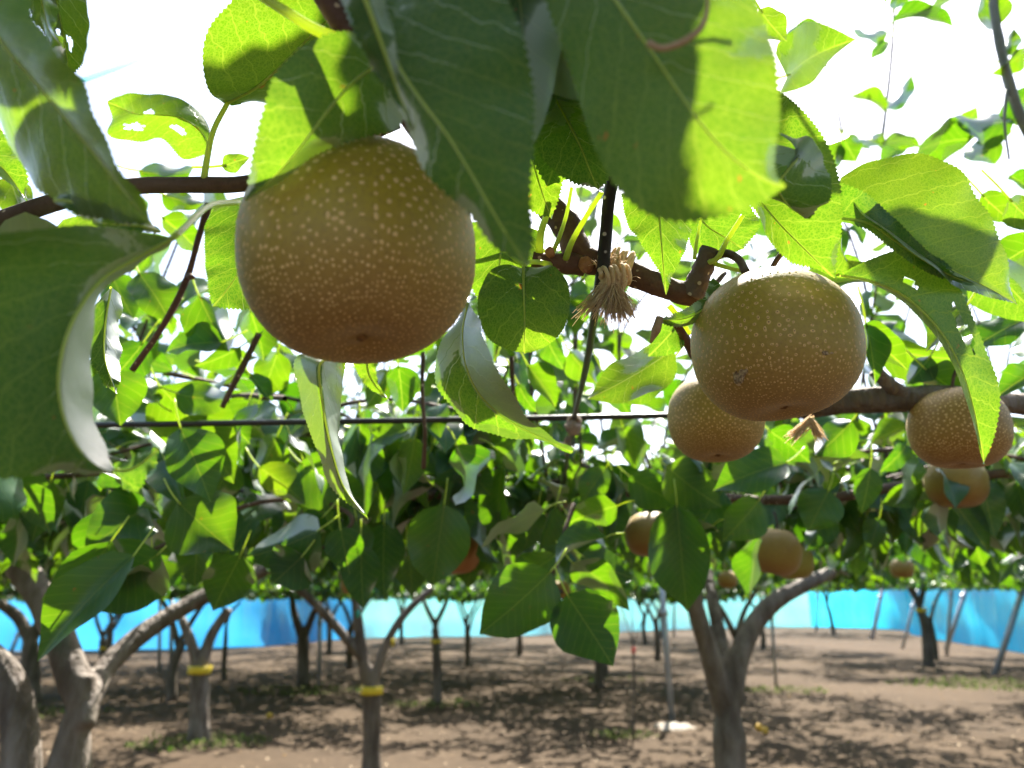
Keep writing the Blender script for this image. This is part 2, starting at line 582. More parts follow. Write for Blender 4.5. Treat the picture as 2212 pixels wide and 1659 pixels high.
def frame(dirv, up, roll):
    y = unit(dirv)
    z = np.asarray(up, float) - (np.asarray(up) @ y) * y
    if np.linalg.norm(z) < 1e-3:
        z = np.array([1.0, 0, 0]) - y[0] * y
    z = unit(z)
    x = np.cross(y, z)
    c, s = math.cos(roll), math.sin(roll)
    x2 = c * x + s * z
    z2 = c * z - s * x
    return np.stack([x2, y, z2], 1)       # columns


def put_leaf(parent, pos, B, scale, var):
    o = bpy.data.objects.new('leaf', VAR_ME[var])
    COL.objects.link(o)
    o.parent = parent
    m = Matrix([[*(B[r] * scale), (pos - wloc(parent))[r]] for r in range(3)] + [[0, 0, 0, 1]])
    o.matrix_basis = m
    return o


def joined_leaves(name, items, parent, mat, kind='stuff', loc=None):
    """many leaves as one mesh"""
    V, Fc, uv, cm, rd = [], [], [], [], []
    off = 0
    for pos, B, sc, var in items:
        v, f, u, c, _ = LOWS[var % len(LOWS)]
        V.append(v @ B.T * sc + pos)
        Fc += [tuple(i + off for i in q) for q in f]
        uv.append(u)
        cm.append(c)
        rd.append(np.full(len(v), npr.uniform()))
        off += len(v)
    if not V:
        return None
    return part(name, np.concatenate(V), Fc, mat, parent, uv=np.concatenate(uv), cm=np.concatenate(cm), rnd=np.concatenate(rd), kind=kind)


def leaves_along(path, step, size, droop=(-1.2, -.1), per=1, jitter=.02, start=.0, r=rng):
    """leaf placements (pos, B, scale, variant) along a twig"""
    p = np.asarray(path, float)
    seg = np.linalg.norm(np.diff(p, axis=0), axis=1)
    L = seg.sum()
    s = np.concatenate([[0], np.cumsum(seg)])
    out = []
    x = start * L
    az = r.uniform(0, 6.28)
    while x < L:
        q = np.array([np.interp(x, s, p[:, k]) for k in range(3)])
        for _ in range(per):
            az += 2.4 + r.uniform(-.5, .5)
            el = r.uniform(*droop)
            d = np.array([math.cos(az) * math.cos(el), math.sin(az) * math.cos(el), math.sin(el)])
            B = frame(d, (0, 0, 1), r.gauss(0, .45))
            out.append((q + np.array([r.uniform(-jitter, jitter) for _ in range(3)]), B, size * r.uniform(.5, 1.28), r.randrange(12)))
        x += step * r.uniform(.7, 1.3)
    return out


# ------------------------------------------------------------------ trellis wires
YAW = R(2.7)
AX = np.array([math.cos(YAW), -math.sin(YAW), 0])      # wires across
AY = np.array([math.sin(YAW), math.cos(YAW), 0])       # wires running away
Z_W = 1.52 + .0


def wire(path, r, label, mat=M_WIRE, n=24):
    V, Fc = tube(path, r, 8, n)
    o = part('trellis_wire', V, Fc, mat, None)
    o['label'] = label
    o['category'] = 'wire'
    o['group'] = 'trellis wires'
    return o


d1 = 1.0
wa = at(218, 918, d1)
wb = at(1238, 902, d1)
wc = at(2212, 878, d1)
wire([wa + (wa - wb) * 1.6, wa, wb, wc, wc + (wc - wb) * 1.5], .0040, 'black trellis wire crossing just below the two big pears')
WZ = wb[2]
EY0 = wb[1]
second = [(-300, 1040), (0, 1048), (500, 1060), (1000, 1062), (1360, 1070), (1660, 1085), (2212, 1030), (2500, 1020)]
wire([at(x, y, 1.62) for x, y in second], .0042, 'dark wire through the hanging leaves below the nearest wire', n=30)
for i, (yy, lab) in enumerate([(2.3, 'thin wire third from the camera in the canopy'), (3.0, 'thin wire fourth from the camera in the canopy'), (3.8, 'thin wire fifth from the camera in the canopy'), (4.8, 'thin wire sixth from the camera in the canopy')]):
    c = np.array([0, yy, WZ + .0])
    wire([c - AX * 6, c - np.array([0, 0, .03]), c + AX * 6], .0022, lab, M_STEEL, 12)
along = [at(1318, 395, .455), at(1300, 560, .475), at(1283, 690, .56), at(1240, 905, .99), at(1215, 1062, 1.60), at(1200, 1180, 3.0)]
wire([at(1345, 100, .44)] + along, .0032, 'upright-looking black wire tied with frayed twine to the spur', n=40)
for k, lab in ((-.75, 'thin wire running away over the thick forked trunk'), (.9, 'thin wire running away above the far right pear')):
    c = np.array([k, 0, WZ + .004]) + AX * 0
    wire([c + AY * 1.2, c + AY * 4, c + AY * 9], .0022, lab, M_STEEL, 12)

# ------------------------------------------------------------------ trees
TREES = []


def fuse(V, Fc, vox):
    """trunk and limbs grown together into one surface"""
    me = new_mesh('raw', V, Fc, M_BARK_TREE)
    o = bpy.data.objects.new('raw', me)
    COL.objects.link(o)
    m = o.modifiers.new('r', 'REMESH')
    m.mode = 'VOXEL'
    m.voxel_size = vox
    m = o.modifiers.new('s', 'SMOOTH')
    m.factor = .5
    m.iterations = 3
    bpy.context.view_layer.update()
    dg = bpy.context.evaluated_depsgraph_get()
    e = bpy.data.meshes.new_from_object(o.evaluated_get(dg))
    V2 = np.empty(len(e.vertices) * 3)
    e.vertices.foreach_get('co', V2)
    F2 = [tuple(p.vertices) for p in e.polygons]
    bpy.data.objects.remove(o)
    bpy.data.meshes.remove(e)
    return V2.reshape(-1, 3), F2




def tree(label, pts, d, widths, limbs, mat=M_BARK_TREE, band=None, tags=(), base_px=None, seg=12):
    """pts: trunk pixels from the lowest seen upward; d depth; widths px; limbs: list of (pts, widths, dd)"""
    if d is None:
        g = ground_at(*base_px)
        d = float((g - CAM) @ FWD)
        d0 = d
        base = g
    else:
        low = at(*pts[0], d)
        base = np.array([low[0] + .02, low[1] - .0, 0.0])
    t = thing('pear_tree', label, 'tree', base)
    # trunk stands on the ground at one horizontal distance
    def col(px, py, dd=0):
        """point on the pixel's ray at the trunk's own horizontal distance"""
        v = at(px, py, 1.0) - CAM
        return CAM + v * ((base[1] + dd) / v[1])
    tp = [col(*p) for p in pts]
    path = [base + np.array([0, 0, -.05])] + ([base + (tp[0] - base) * .5] if base_px is None else []) + tp
    rw = [w_ * base[1] / F / 2 for w_ in widths]
    path = path + [tp[-1] + (tp[-1] - tp[-2]) / np.linalg.norm(tp[-1] - tp[-2]) * rw[-1] * .9]
    rw = rw + [rw[-1] * .35]
    rad = [rw[0] * 1.25] + ([rw[0] * 1.08] if base_px is None else []) + rw
    geos = [tube(path, rad, seg, n=34, rough=.05)]
    ends = []
    for lp, lw, dd in limbs:
        q = [col(*p, dd * i / max(1, len(lp) - 1)) for i, p in enumerate(lp)]
        q = [q[0] + (q[0] - q[1]) * .35 - np.array([0, 0, rw[0] * .5])] + q
        geos.append(tube(q, [lw[0] * .7 * base[1] / F / 2] + [w_ * base[1] / F / 2 for w_ in lw], max(8, seg - 3), n=26, rough=.055))
        for _ in range(0):
            kk = rng.randrange(1, len(q) - 1)
            geos.append(ball(q[kk] + np.array([rng.uniform(-1, 1), -.6, rng.uniform(-.5, .5)]) * lw[0] * .36 * base[1] / F, lw[0] * .17 * base[1] / F, 8, 6))
        ends.append(q)
    tr = part('trunk', *fuse(*join(*geos), max(.007, rw[0] * .16)), mat, t)
    if band:
        c = col(*band)
        rr = rw[-2] * 1.16
        V, Fc = tube([c - np.array([0, 0, rr * .36]), c - np.array([.0, 0, rr * .1]), c + np.array([0, 0, rr * .30])], [rr * 1.08, rr * 1.03, rr * 1.10], 14, rough=.06)
        part('tape_band', V, Fc, M_YELLOW, t)
    for px, py, m in tags:
        c = col(px, py) - np.array([0, .05, 0])
        V, Fc = tube([c - np.array([0, 0, .03]), c + np.array([.004, 0, .03])], [.014, .022, .018], 6)
        part('marker_tag', V, Fc, m, t)
    TREES.append((t, base, ends))
    return t, base, ends


T1 = tree('thick forked pear tree with a low limb reaching to the upper centre, left of picture', [(148, 1659), (162, 1570), (180, 1500)], 2.3, [86, 82, 84],
          [([(175, 1520), (150, 1440), (110, 1330), (50, 1230), (-20, 1130)], [66, 64, 60, 64, 62], .1),
           ([(195, 1520), (215, 1460), (275, 1395), (350, 1340), (440, 1290), (560, 1235), (680, 1180)], [48, 46, 43, 41, 39, 36, 30], .6)],
          tags=[(120, 1379, M_GREEN_T)], seg=16)
T0 = tree('sunlit pale trunk leaning in at the lower left corner', [(45, 1659), (40, 1560), (10, 1450), (-60, 1370)], 2.0, [80, 78, 75, 70],
          [([(-40, 1395), (-90, 1330), (-160, 1230)], [66, 60, 50], 0)], seg=14)
T8 = tree('grey pear tree with three limbs standing below the small hanging pear', [(1577, 1659), (1575, 1580), (1570, 1500)], 3.5, [64, 62, 66],
          [([(1558, 1520), (1535, 1420), (1505, 1320), (1490, 1230)], [44, 40, 36, 30], -.1),
           ([(1572, 1510), (1558, 1400), (1540, 1300), (1528, 1230)], [36, 32, 28, 24], .35),
           ([(1582, 1520), (1600, 1410), (1655, 1315), (1740, 1262), (1800, 1235)], [46, 44, 40, 34, 26], .2)], seg=16)
T3 = tree('slim pear tree with a yellow band and a tag on its right limb', [(803, 1600), (803, 1540), (803, 1470)], None, [38, 36, 38],
          [([(796, 1485), (780, 1400), (768, 1290)], [26, 24, 20], 0), ([(806, 1480), (830, 1400), (880, 1320), (935, 1270)], [22, 18, 17, 14], .2),
           ([(792, 1440), (700, 1325), (640, 1265)], [20, 20, 18], -.2)],
          M_BARK_DARK, (803, 1490), [(850, 1387, M_YELLOW), (775, 1326, M_GREEN_T)], base_px=(803, 1690))
T2 = tree('grey banded pear tree growing from a weedy patch', [(430, 1560), (430, 1500), (433, 1430)], None, [40, 38, 38],
          [([(428, 1445), (410, 1380), (392, 1335)], [24, 22, 18], 0), ([(436, 1445), (458, 1370), (495, 1315)], [26, 22, 18], 0)],
          M_BARK_TREE, (432, 1446), base_px=(430, 1598))
T4 = tree('dark mossy pear tree beside a thin steel post', [(655, 1440), (655, 1400), (655, 1365)], None, [26, 24, 26],
          [([(650, 1375), (635, 1320), (630, 1285)], [18, 16, 13], 0), ([(660, 1375), (680, 1320), (700, 1290)], [16, 14, 12], 0)], M_BARK_DARK, base_px=(655, 1478))
T5 = tree('pear tree with an old band between the round leaf and slim trunk', [(945, 1470), (943, 1420), (940, 1345)], None, [18, 18, 17],
          [([(940, 1350), (925, 1320), (912, 1290)], [11, 10, 8], 0), ([(941, 1350), (960, 1310), (972, 1280)], [11, 10, 8], 0)], M_BARK_DARK, (943, 1385), base_px=(945, 1517))
T6 = tree('thin pear tree with two slender limbs in front of pale net', [(1010, 1400), (1012, 1365)], None, [11, 10],
          [([(1012, 1368), (998, 1330), (985, 1295)], [6, 5, 4], 0), ([(1012, 1368), (1025, 1325), (1040, 1300)], [6, 5, 4], 0)], M_BARK_DARK, base_px=(1010, 1440))
T7 = tree('stout dark tree half hidden behind the lowest hanging leaf', [(1300, 1420), (1297, 1380), (1295, 1340)], None, [26, 24, 22],
          [([(1292, 1350), (1275, 1310), (1260, 1285)], [15, 13, 11], 0), ([(1298, 1350), (1315, 1310), (1330, 1280)], [15, 13, 11], 0)], M_BARK_DARK, base_px=(1300, 1462))
T9 = tree('curved pear tree with a yellow band before the cyan net', [(2003, 1400), (1998, 1350), (1985, 1305)], None, [20, 18, 18],
          [([(1984, 1310), (1972, 1275), (1955, 1250)], [12, 11, 9], 0), ([(1987, 1310), (1995, 1270), (1998, 1240)], [12, 11, 9], 0)], M_BARK_DARK, (1990, 1318), base_px=(2005, 1440))
T12 = tree('dark trunk behind the thick forked tree', [(66, 1460), (66, 1420), (66, 1375)], None, [36, 34, 34],
           [([(62, 1385), (40, 1335), (-5, 1300)], [26, 24, 20], 0), ([(70, 1385), (90, 1330), (110, 1290)], [22, 20, 16], 0)], M_BARK_DARK, base_px=(66, 1512))
T13 = tree('small banded tree in front of the deep blue net', [(222, 1400), (222, 1370)], None, [14, 14],
           [([(221, 1375), (210, 1345), (205, 1320)], [9, 8, 7], 0), ([(223, 1375), (240, 1345), (262, 1315)], [9, 8, 7], 0)], M_BARK_DARK, (222, 1400), base_px=(222, 1428))
T15 = tree('thin dark tree right of the grey banded tree', [(484, 1430), (487, 1390), (489, 1345)], None, [11, 10, 9],
           [([(489, 1350), (497, 1325), (520, 1300)], [7, 6, 5], 0), ([(489, 1350), (484, 1325), (480, 1300)], [6, 6, 5], 0)], M_BARK_DARK, base_px=(484, 1470))
T10 = tree('far dark leaning tree beyond the three-limbed tree', [(1796, 1340), (1786, 1300)], None, [8, 8],
           [([(1786, 1305), (1780, 1280), (1772, 1262)], [5, 5, 4], 0), ([(1787, 1305), (1790, 1280), (1800, 1262)], [5, 5, 4], 0)], M_BARK_DARK, base_px=(1801, 1369))
T14 = tree('far slender dark tree close to the net left of the pale net', [(867, 1360), (867, 1320)], None, [9, 9],
           [([(867, 1325), (860, 1300), (852, 1285)], [6, 5, 4], 0), ([(867, 1325), (875, 1300), (884, 1285)], [6, 5, 4], 0)], M_BARK_DARK, base_px=(868, 1392))

# sapling on a stake with a red tag
g = ground_at(1368, 1590)
t = thing('pear_sapling', 'thin young sapling with a red tag beside the steel post', 'sapling', g)
def colpx(px, py, y):
    v = at(px, py, 1.0) - CAM
    return CAM + v * (y / v[1])
V, Fc = tube([g, colpx(1369, 1480, g[1]), colpx(1368, 1390, g[1])], [.018, .014, .012], 7, n=8, rough=.1)
part('stem', V, Fc, M_BARK_DARK, t)
for pts in ([(1368, 1395), (1352, 1340), (1335, 1290)], [(1368, 1395), (1385, 1345), (1405, 1295)], [(1368, 1400), (1366, 1340), (1362, 1280)]):
    V, Fc = tube([colpx(*p, g[1]) for p in pts], [.009, .006, .004], 5, n=6, rough=.1)
    part('twig', V, Fc, M_BARK_DARK, t)
c = colpx(1368, 1405, g[1])
V, Fc = tube([c - np.array([0, .01, .035]), c + np.array([0, -.01, .035])], .022, 8)
part('marker_tag', V, Fc, M_RED_T, t)

# ------------------------------------------------------------------ steel posts and braces
def post(bp, tp, wpx, label, lean=0):
    g = ground_at(*bp)
    top = colpx(*tp, g[1] + lean)
    t = thing('steel_post', label, 'post', g, 'galvanised posts and braces')
    V, Fc = tube([g - np.array([0, 0, .1]), top], wpx * g[1] / F / 2, 10, n=2)
    part('pipe', V, Fc, M_STEEL, t)
    V, Fc = tube([g + (top - g) * .62, g + (top - g) * .66], wpx * g[1] / F / 2 * 1.35, 10)
    part('clamp', V, Fc, M_STEEL, t)


post((1452, 1556), (1424, 1200), 12, 'steel post standing in a heap of pale gravel')
post((1676, 1482), (1662, 1250), 7, 'thin steel post right of the three-limbed tree')
post((2143, 1458), (2240, 1180), 12, 'slanting brace pole at the right-hand edge')
post((2039, 1406), (2103, 1225), 9, 'slanting brace right of the curved banded tree')
post((1881, 1382), (1913, 1240), 8, 'slanting brace left of the curved banded tree')
post((1946, 1402), (1985, 1260), 6, 'thin slanting brace just left of the curved tree trunk')
post((2043, 1416), (2061, 1210), 7, 'nearly upright post right of the curved banded tree')
post((1762, 1366), (1768, 1250), 5, 'far thin post before the pale end of the net')
post((1640, 1365), (1644, 1250), 5, 'far thin post seen over the three-limbed tree fork')
post((370, 1448), (371, 1280), 8, 'steel post left of the grey banded tree')
post((345, 1448), (346, 1290), 7, 'thin post in the gap under the low limb')
post((690, 1478), (692, 1270), 8, 'steel post at the right of the mossy tree')
post((582, 1392), (598, 1270), 6, 'far slanting pole before the deep blue net')
post((522, 1390), (523, 1270), 5, 'far upright pole above the wooden crate')
post((20, 1412), (48, 1350), 8, 'leaning pole at the left edge before the net')
for i, (x, y0) in enumerate([(1455, 1372), (1215, 1376), (1105, 1378)]):
    post((x, y0), (x + 3, 1260), 5, ['far post in front of the palest net', 'far post left of the stout dark tree', 'far post between the thin tree and round hanging leaf'][i])

# ------------------------------------------------------------------ fruit
def pear_mesh(seg=64, rings=40, seed=0, deep=1.0):
    zs = {1: .945, 2: .92, 3: .93}.get(seed, .90)
    rr = np.random.default_rng(seed)
    ph = rr.uniform(0, 6.28, 4)
    V = []
    for i in range(rings + 1):
        a = math.pi * i / rings          # 0 top .. pi bottom
        r = math.sin(a) ** .88
        z = math.cos(a) * zs
        if a > 1.57:
            z = -zs * (-z / zs) ** .80
        z -= .17 * math.exp(-(r / .20) ** 2) if a < 1.57 else 0
        if a > 1.57:
            z += .13 * deep * math.exp(-(r / .36) ** 2)
        r *= 1 + .035 * math.cos(a)
        for k in range(seg):
            th = 2 * math.pi * k / seg
            lump = 1 + .016 * math.sin(2 * th + ph[0]) + .010 * math.sin(3 * th + ph[1] + a) + .006 * math.sin(5 * th + ph[2])
            V.append((r * lump * math.cos(th), r * lump * math.sin(th), z * (1 + .02 * math.sin(th + ph[3]))))
    Fc = [(i * seg + k, (i + 1) * seg + k, (i + 1) * seg + (k + 1) % seg, i * seg + (k + 1) % seg) for i in range(rings) for k in range(seg)]
    return np.array(V), Fc


def lenticels(r, seed, centre, top=1.0, big=1.0, gap=.072):
    """raised pale dots of the skin, denser towards the calyx"""
    rr = np.random.default_rng(seed + 100)
    prof, _ = pear_mesh(120, 80, seed=seed)
    G = prof.reshape(81, 120, 3)
    pts, V, Fc, mi = [], [], [], []
    P = np.zeros((0, 3))
    for _ in range(12000):
        a = math.acos(rr.uniform(-1, 1)) / math.pi * 80
        k = rr.integers(0, 120)
        i = int(min(a, 79))
        f = a - i
        p = G[i, k] * (1 - f) + G[i + 1, k] * f
        low = max(0, min(1, (-p[2] - .25) / .45))
        md = gap * (1 - .52 * low) * rr.uniform(.75, 1.35)
        if len(P) and np.min(np.sum((P - p) ** 2, 1)) < md * md:
            continue
        P = np.vstack([P, p])
        if abs(p[2]) > .9 or math.hypot(p[0], p[1]) < .12:
            continue
        d1_ = G[i, (k + 1) % 120] - G[i, k - 1]
        d2_ = G[i + 1, k] - G[max(i - 1, 0), k]
        n = unit(np.cross(d2_, d1_))
        if n @ p < 0:
            n = -n
        u = unit(d1_)
        v = np.cross(n, u)
        R0 = rr.uniform(.017, .031) * (1 - .50 * low) * big
        el = rr.uniform(.75, 1.25)
        o = len(V)
        V.append(p + n * (.001 if centre else .0035))
        for rad_, hh in ((.34, .0035), (1.0, -.0025)):
            for q in range(7):
                th = 2 * math.pi * q / 7
                V.append(p + n * hh + (u * math.cos(th) * el + v * math.sin(th) / el) * R0 * rad_ * rr.uniform(.85, 1.12))
        for q in range(7):
            Fc.append((o, o + 1 + q, o + 1 + (q + 1) % 7))
            mi.append(1 if centre else 0)
            Fc.append((o + 1 + q, o + 8 + q, o + 8 + (q + 1) % 7, o + 1 + (q + 1) % 7))
            mi.append(0)
    return np.array(V) * r, Fc, mi


def pear(px, py, d, wpx, label, mat, stalk, tilt=(0, 0), seed=0, hi=True, group='pears hanging from the trellis', dots=None):
    c = at(px, py, d)
    r = wpx * d / F / 2
    t = thing('asian_pear', label, 'pear', c, group)
    V, Fc = pear_mesh(*( (80, 50) if hi else (28, 18)), seed=seed)
    me = new_mesh('pear_fruit', V * r, Fc, mat)
    o = link('fruit', me, t, (0, 0, 0))
    t.rotation_euler = (tilt[0], tilt[1], seed * 1.3)
    if dots:
        v, f, mi = lenticels(r, seed, dots == 'ring', big=1.0 if hi else 1.1)
        link('lenticels', new_mesh('lenticels', v, f, [M_LENT, M_LENT_C], midx=mi), t, (0, 0, 0), kind='stuff')
    # calyx basin
    v, f = ball((0, 0, .125 - {1: .945, 2: .92, 3: .93}.get(seed, .90)), .050, 12, 6, (1, 1, .25))
    v = np.array(v)
    v += npr.normal(0, .006, v.shape)
    link('calyx', new_mesh('calyx', v * r, f, M_CALYX), t, (0, 0, 0))
    # stalk, given in the fruit's own space
    v, f = tube(np.array(stalk) * r, np.array([.045, .036, .036, .05]) * r, 8, n=14)
    link('stalk', new_mesh('stalk', v, f, M_BARK_HERO), t, (0, 0, 0))
    return t, c, r


ST = [(0, 0, .68), (.02, 0, .95), (.10, .05, 1.25), (.25, .1, 1.45)]
P1, P1c, P1r = pear(777, 546, .315, 496, 'largest nearest pear, olive-brown with pale dots, hanging left of centre', pear_material('pear_skin_olive', .1), [(0, 0, .70), (.06, .1, .92), (.22, .3, 1.12), (.45, .4, 1.25)], (R(-6), R(4)), 1, dots='plain')
P2, P2c, P2r = pear(1673, 748, .435, 350, 'second-largest pear, russet, with a corky scar, right of the twine knot', pear_material('pear_skin_ringed', 3.7, olive=(.345, .262, .024)), [(0, 0, .70), (-.05, 0, .95), (-.28, 0, 1.25), (-.75, .05, 1.22)], (R(4), R(3)), 2, dots='ring')
P3, P3c, P3r = pear(1546, 903, .72, 206, 'pear partly hidden behind the scarred pear, hanging lower', pear_material('pear_skin_c', 6.1, olive=(.31, .215, .032)), ST, (R(0), R(-3)), 3, dots='plain')
P4, P4c, P4r = pear(2070, 926, .78, 198, 'pear hanging under the thick branch at far right, crossed by a leaf tip', pear_material('pear_skin_d', 9.2, olive=(.29, .180, .030), brown=(.28, .140, .040)), ST, (0, 0), 4, dots='plain')
M_PFAR = pear_material('pear_skin_far', 12.0, olive=(.29, .195, .030), brown=(.28, .150, .040))
pear(2066, 1043, 1.24, 126, 'pear showing below the far right pear and wire', M_PFAR, ST, (0, 0), 5, False)
pear(1673, 1192, 1.42, 116, 'small yellow-brown pear hanging above the right limb of the forked tree', M_PFAR, ST, (R(10), R(-6)), 6, False)
pear(1715, 1215, 1.60, 84, 'greener pear tucked behind the small hanging yellow-brown pear', pear_material('pear_skin_green', 5, olive=(.28, .24, .03), brown=(.28, .22, .04)), ST, (0, 0), 7, False)
pear(1405, 1155, 1.5, 112, 'pear half covered by a dark blue-green hanging leaf', M_PFAR, ST, (0, 0), 8, False)
pear(985, 1195, 1.5, 104, 'orange-brown pear behind a big dark leaf left of centre', pear_material('pear_skin_orange', 8, olive=(.36, .15, .04), brown=(.36, .14, .04)), ST, (0, 0), 9, False)
pear(1125, 1145, 1.9, 84, 'shaded pear in the leaves under the second twine knot', M_PFAR, ST, (0, 0), 10, False)
pear(1210, 1275, 3.2, 46, 'tiny orange pear above the lowest hanging leaf, left of the pair', M_PFAR, ST, (0, 0), 11, False)
pear(1296, 1285, 3.4, 42, 'tiny orange pear right above the lowest hanging leaf', M_PFAR, ST, (0, 0), 12, False)
pear(1948, 1228, 3.2, 48, 'tiny brown pear above the curved banded tree', M_PFAR, ST, (0, 0), 13, False)
pear(1572, 1252, 3.0, 42, 'tiny orange pear between the limbs of the three-limbed tree', M_PFAR, ST, (0, 0), 14, False)
pear(762, 1262, 4.2, 52, 'tiny pale orange pear at the top of the slim banded tree', M_PFAR, ST, (0, 0), 15, False)

# corky scars on the second pear, pressed onto its skin
for px, py, sz, el in ((1597, 795, .125, 1.45), (1787, 757, .09, .8), (1540, 755, .055, 1)):
    dirc = unit(at(px, py, 1.0) - CAM)
    oc = CAM - P2c
    bq = dirc @ oc
    rad_ = P2r * .985
    disc = bq * bq - (oc @ oc - rad_ ** 2)
    hit = CAM + dirc * (-bq - math.sqrt(max(disc, 0)))
    nrm = unit(hit - P2c)
    B = frame((0, 0, 1), nrm, 0)
    V = []
    Fc = []
    for i in range(7):
        for k in range(14):
            th = 2 * math.pi * k / 14
            q = i / 6 * (1 + .25 * math.sin(3 * th + px)) 
            hgt = .07 * (1 - (i / 6) ** 2) * sz + npr.normal(0, .018) * sz * 3 * (i < 6)
            V.append(hit + B @ np.array([q * sz * math.cos(th), q * sz * el * math.sin(th), 0]) * P2r + nrm * (hgt * P2r - .0012 * (i == 6) + .0003))
    Fc = [(i * 14 + k, i * 14 + (k + 1) % 14, (i + 1) * 14 + (k + 1) % 14, (i + 1) * 14 + k) for i in range(6) for k in range(14)]
    inv = P2.matrix_basis.inverted()
    V2 = [np.array(inv @ Vector(v)) for v in V]
    link('scar', new_mesh('scar', V2, Fc, M_CORK), P2, (0, 0, 0))

# ------------------------------------------------------------------ hero leaves
def hero(parent, L, M, Rr, n=84, m=6, teeth=.0007, bulge=.10, wavy=.0012, holes=(), petiole=None, prad=.0011, flip=False, label=None, mat=None):
    """a leaf lofted between its left edge, midrib and right edge; points are (px, py, depth), base to tip"""
    if holes:
        m, n = 16, max(n, 110)
    Lw, Mw, Rw = (curve([at(*p) for p in c], n) for c in ((Rr, M, L) if flip else (L, M, Rr)))
    V, uv, cm = [], [], []
    seed = npr.uniform(0, 6.28, 4)
    arc = np.concatenate([[0], np.cumsum(np.linalg.norm(np.diff(Mw, axis=0), axis=1))]) * 100
    for i in range(n + 1):
        t = i / n
        a, b, c = Lw[i], Mw[i], Rw[i]
        nr = np.cross(c - a, Mw[min(i + 1, n)] - Mw[max(i - 1, 0)])
        nr = unit(nr)
        if nr @ (CAM - b) < 0:
            nr = -nr
        Td = unit(Mw[min(i + 1, n)] - Mw[max(i - 1, 0)])
        for k in range(-m, m + 1):
            h = abs(k) / m
            e = a if k < 0 else c
            hw = np.linalg.norm(e - b)
            p = b + (e - b) * h + nr * (bulge * hw * h * (1 - h) * 2)
            p = p + nr * wavy * h * h * (math.sin(16 * t + seed[0] + (2 if k < 0 else 0)) + .6 * math.sin(33 * t + seed[1] + k * .2))
            if h == 1 and .03 < t < .97 and hw > .003:
                ph_ = (i % 2)
                p = p + unit(e - b) * (teeth if ph_ else -teeth * .35) + Td * (teeth * .8 if ph_ else 0)
            V.append(p)
            uv.append((k / m * .5 + .5, t))
            cm.append(((k / m) * hw * 100, arc[i]))
    c_ = 2 * m + 1
    Fc = []
    for i in range(n):
        for k in range(c_ - 1):
            u, t = (k + .5) / m - 1, (i + .5) / n
            if any(((u - hu) / hr) ** 2 + ((t - ht) / (hr * .55)) ** 2 < 1 + .5 * math.sin(5 * math.atan2(t - ht, u - hu) + hu * 9) for hu, ht, hr in holes):
                continue
            Fc.append((i * c_ + k, i * c_ + k + 1, (i + 1) * c_ + k + 1, (i + 1) * c_ + k))
    o = part('leaf', V, Fc, mat or M_LEAF, parent, uv=uv, cm=cm, label=label)
    # raised midrib
    q = Mw[: int(n * .93)]
    mv, mf = tube(q[::3], [.0008 if prad < .0015 else .0011, .00055, .00018], 5, cap=False)
    part('midrib', mv, mf, M_PETIOLE, o)
    if petiole:
        pv, pf = tube([at(*p) for p in petiole], [prad * 1.3, prad, prad * .9], 8, n=18)
        part('stalk', pv, pf, M_PETIOLE, o)
    return o


# three foreground branches
BA = thing('pear_branch', 'brown speckled branch at left carrying broad leaves in front of the sky', 'branch', at(250, 402, .42))
BB = thing('pear_branch', 'dark branch at top centre carrying big blurred leaves over the nearest pear', 'branch', at(760, 60, .29))
BC = thing('pear_branch', 'mottled fruiting spur tied with twine, carrying the serrated leaves at right', 'branch', at(1320, 590, .475))
V, Fc = tube([at(-160, 530, .42), at(0, 476, .42), at(100, 442, .42), at(290, 402, .42), at(420, 399, .42), at(530, 397, .43), at(700, 330, .44), at(860, 262, .44)], [.0050, .0050, .0046, .0044, .0046, .0044], 12, n=60, rough=.05)
part('stem', V, Fc, M_BARK_HERO, BA)
V, Fc = tube([at(640, -90, .30), at(700, -10, .30), at(745, 60, .30), at(800, 130, .31), at(870, 240, .33), at(930, 330, .36)], [.0046, .0045, .0042, .0038, .0034], 12, n=44, rough=.06)
part('stem', V, Fc, M_BARK_RED, BB)
V, Fc = tube([at(1100, 400, .50), at(1160, 425, .50), at(1220, 485, .49), at(1265, 560, .485), at(1330, 575, .485), at(1400, 607, .48), at(1470, 632, .475), at(1512, 640, .475)], [.0072, .0085, .0088, .0092, .0082, .0074, .0072, .0075], 16, n=70, rough=.12)
part('stem', V, Fc, M_BARK_RED, BC)
V, Fc = tube([at(1150, 560, .478), at(1200, 568, .478), at(1262, 572, .48)], [.0048, .0062, .0070], 12, n=18, rough=.12)
part('spur', V, Fc, M_BARK_RED, BC)
V, Fc = tube([at(1490, 640, .474), at(1512, 600, .472), at(1524, 560, .47), at(1534, 538, .47)], [.0088, .0066, .0066, .0058], 14, n=26, rough=.16)
part('spur', V, Fc, M_BARK_HERO, BC)
V, Fc = tube([at(1505, 635, .476), at(1535, 620, .486), at(1565, 590, .50)], [.0026, .0022, .0018], 8, n=10)
part('spur', V, Fc, M_BARK_HERO, BC)
V, Fc = tube([at(1535, 560, .468), at(1560, 548, .465), at(1590, 556, .455), at(1612, 590, .44)], [.0030, .0026, .0024, .0026], 9, n=16)
part('fruit_stalk', V, Fc, M_BARK_HERO, BC)
for px, py, r in ((1266, 572, .0058), (1188, 545, .0038)):
    v, f = ball(at(px, py, .472), r, 12, 7, (.8, .55, 1))
    v = np.array(v) + npr.normal(0, .0003, (len(v), 3))
    part('pruning_scar', v, f, M_WOOD, BC)
V, Fc = tube([at(1326, 380, .452), at(1316, 430, .456), at(1308, 520, .462), at(1300, 612, .464)], [.0036, .0037, .0038, .0040], 10, n=20, rough=.04)
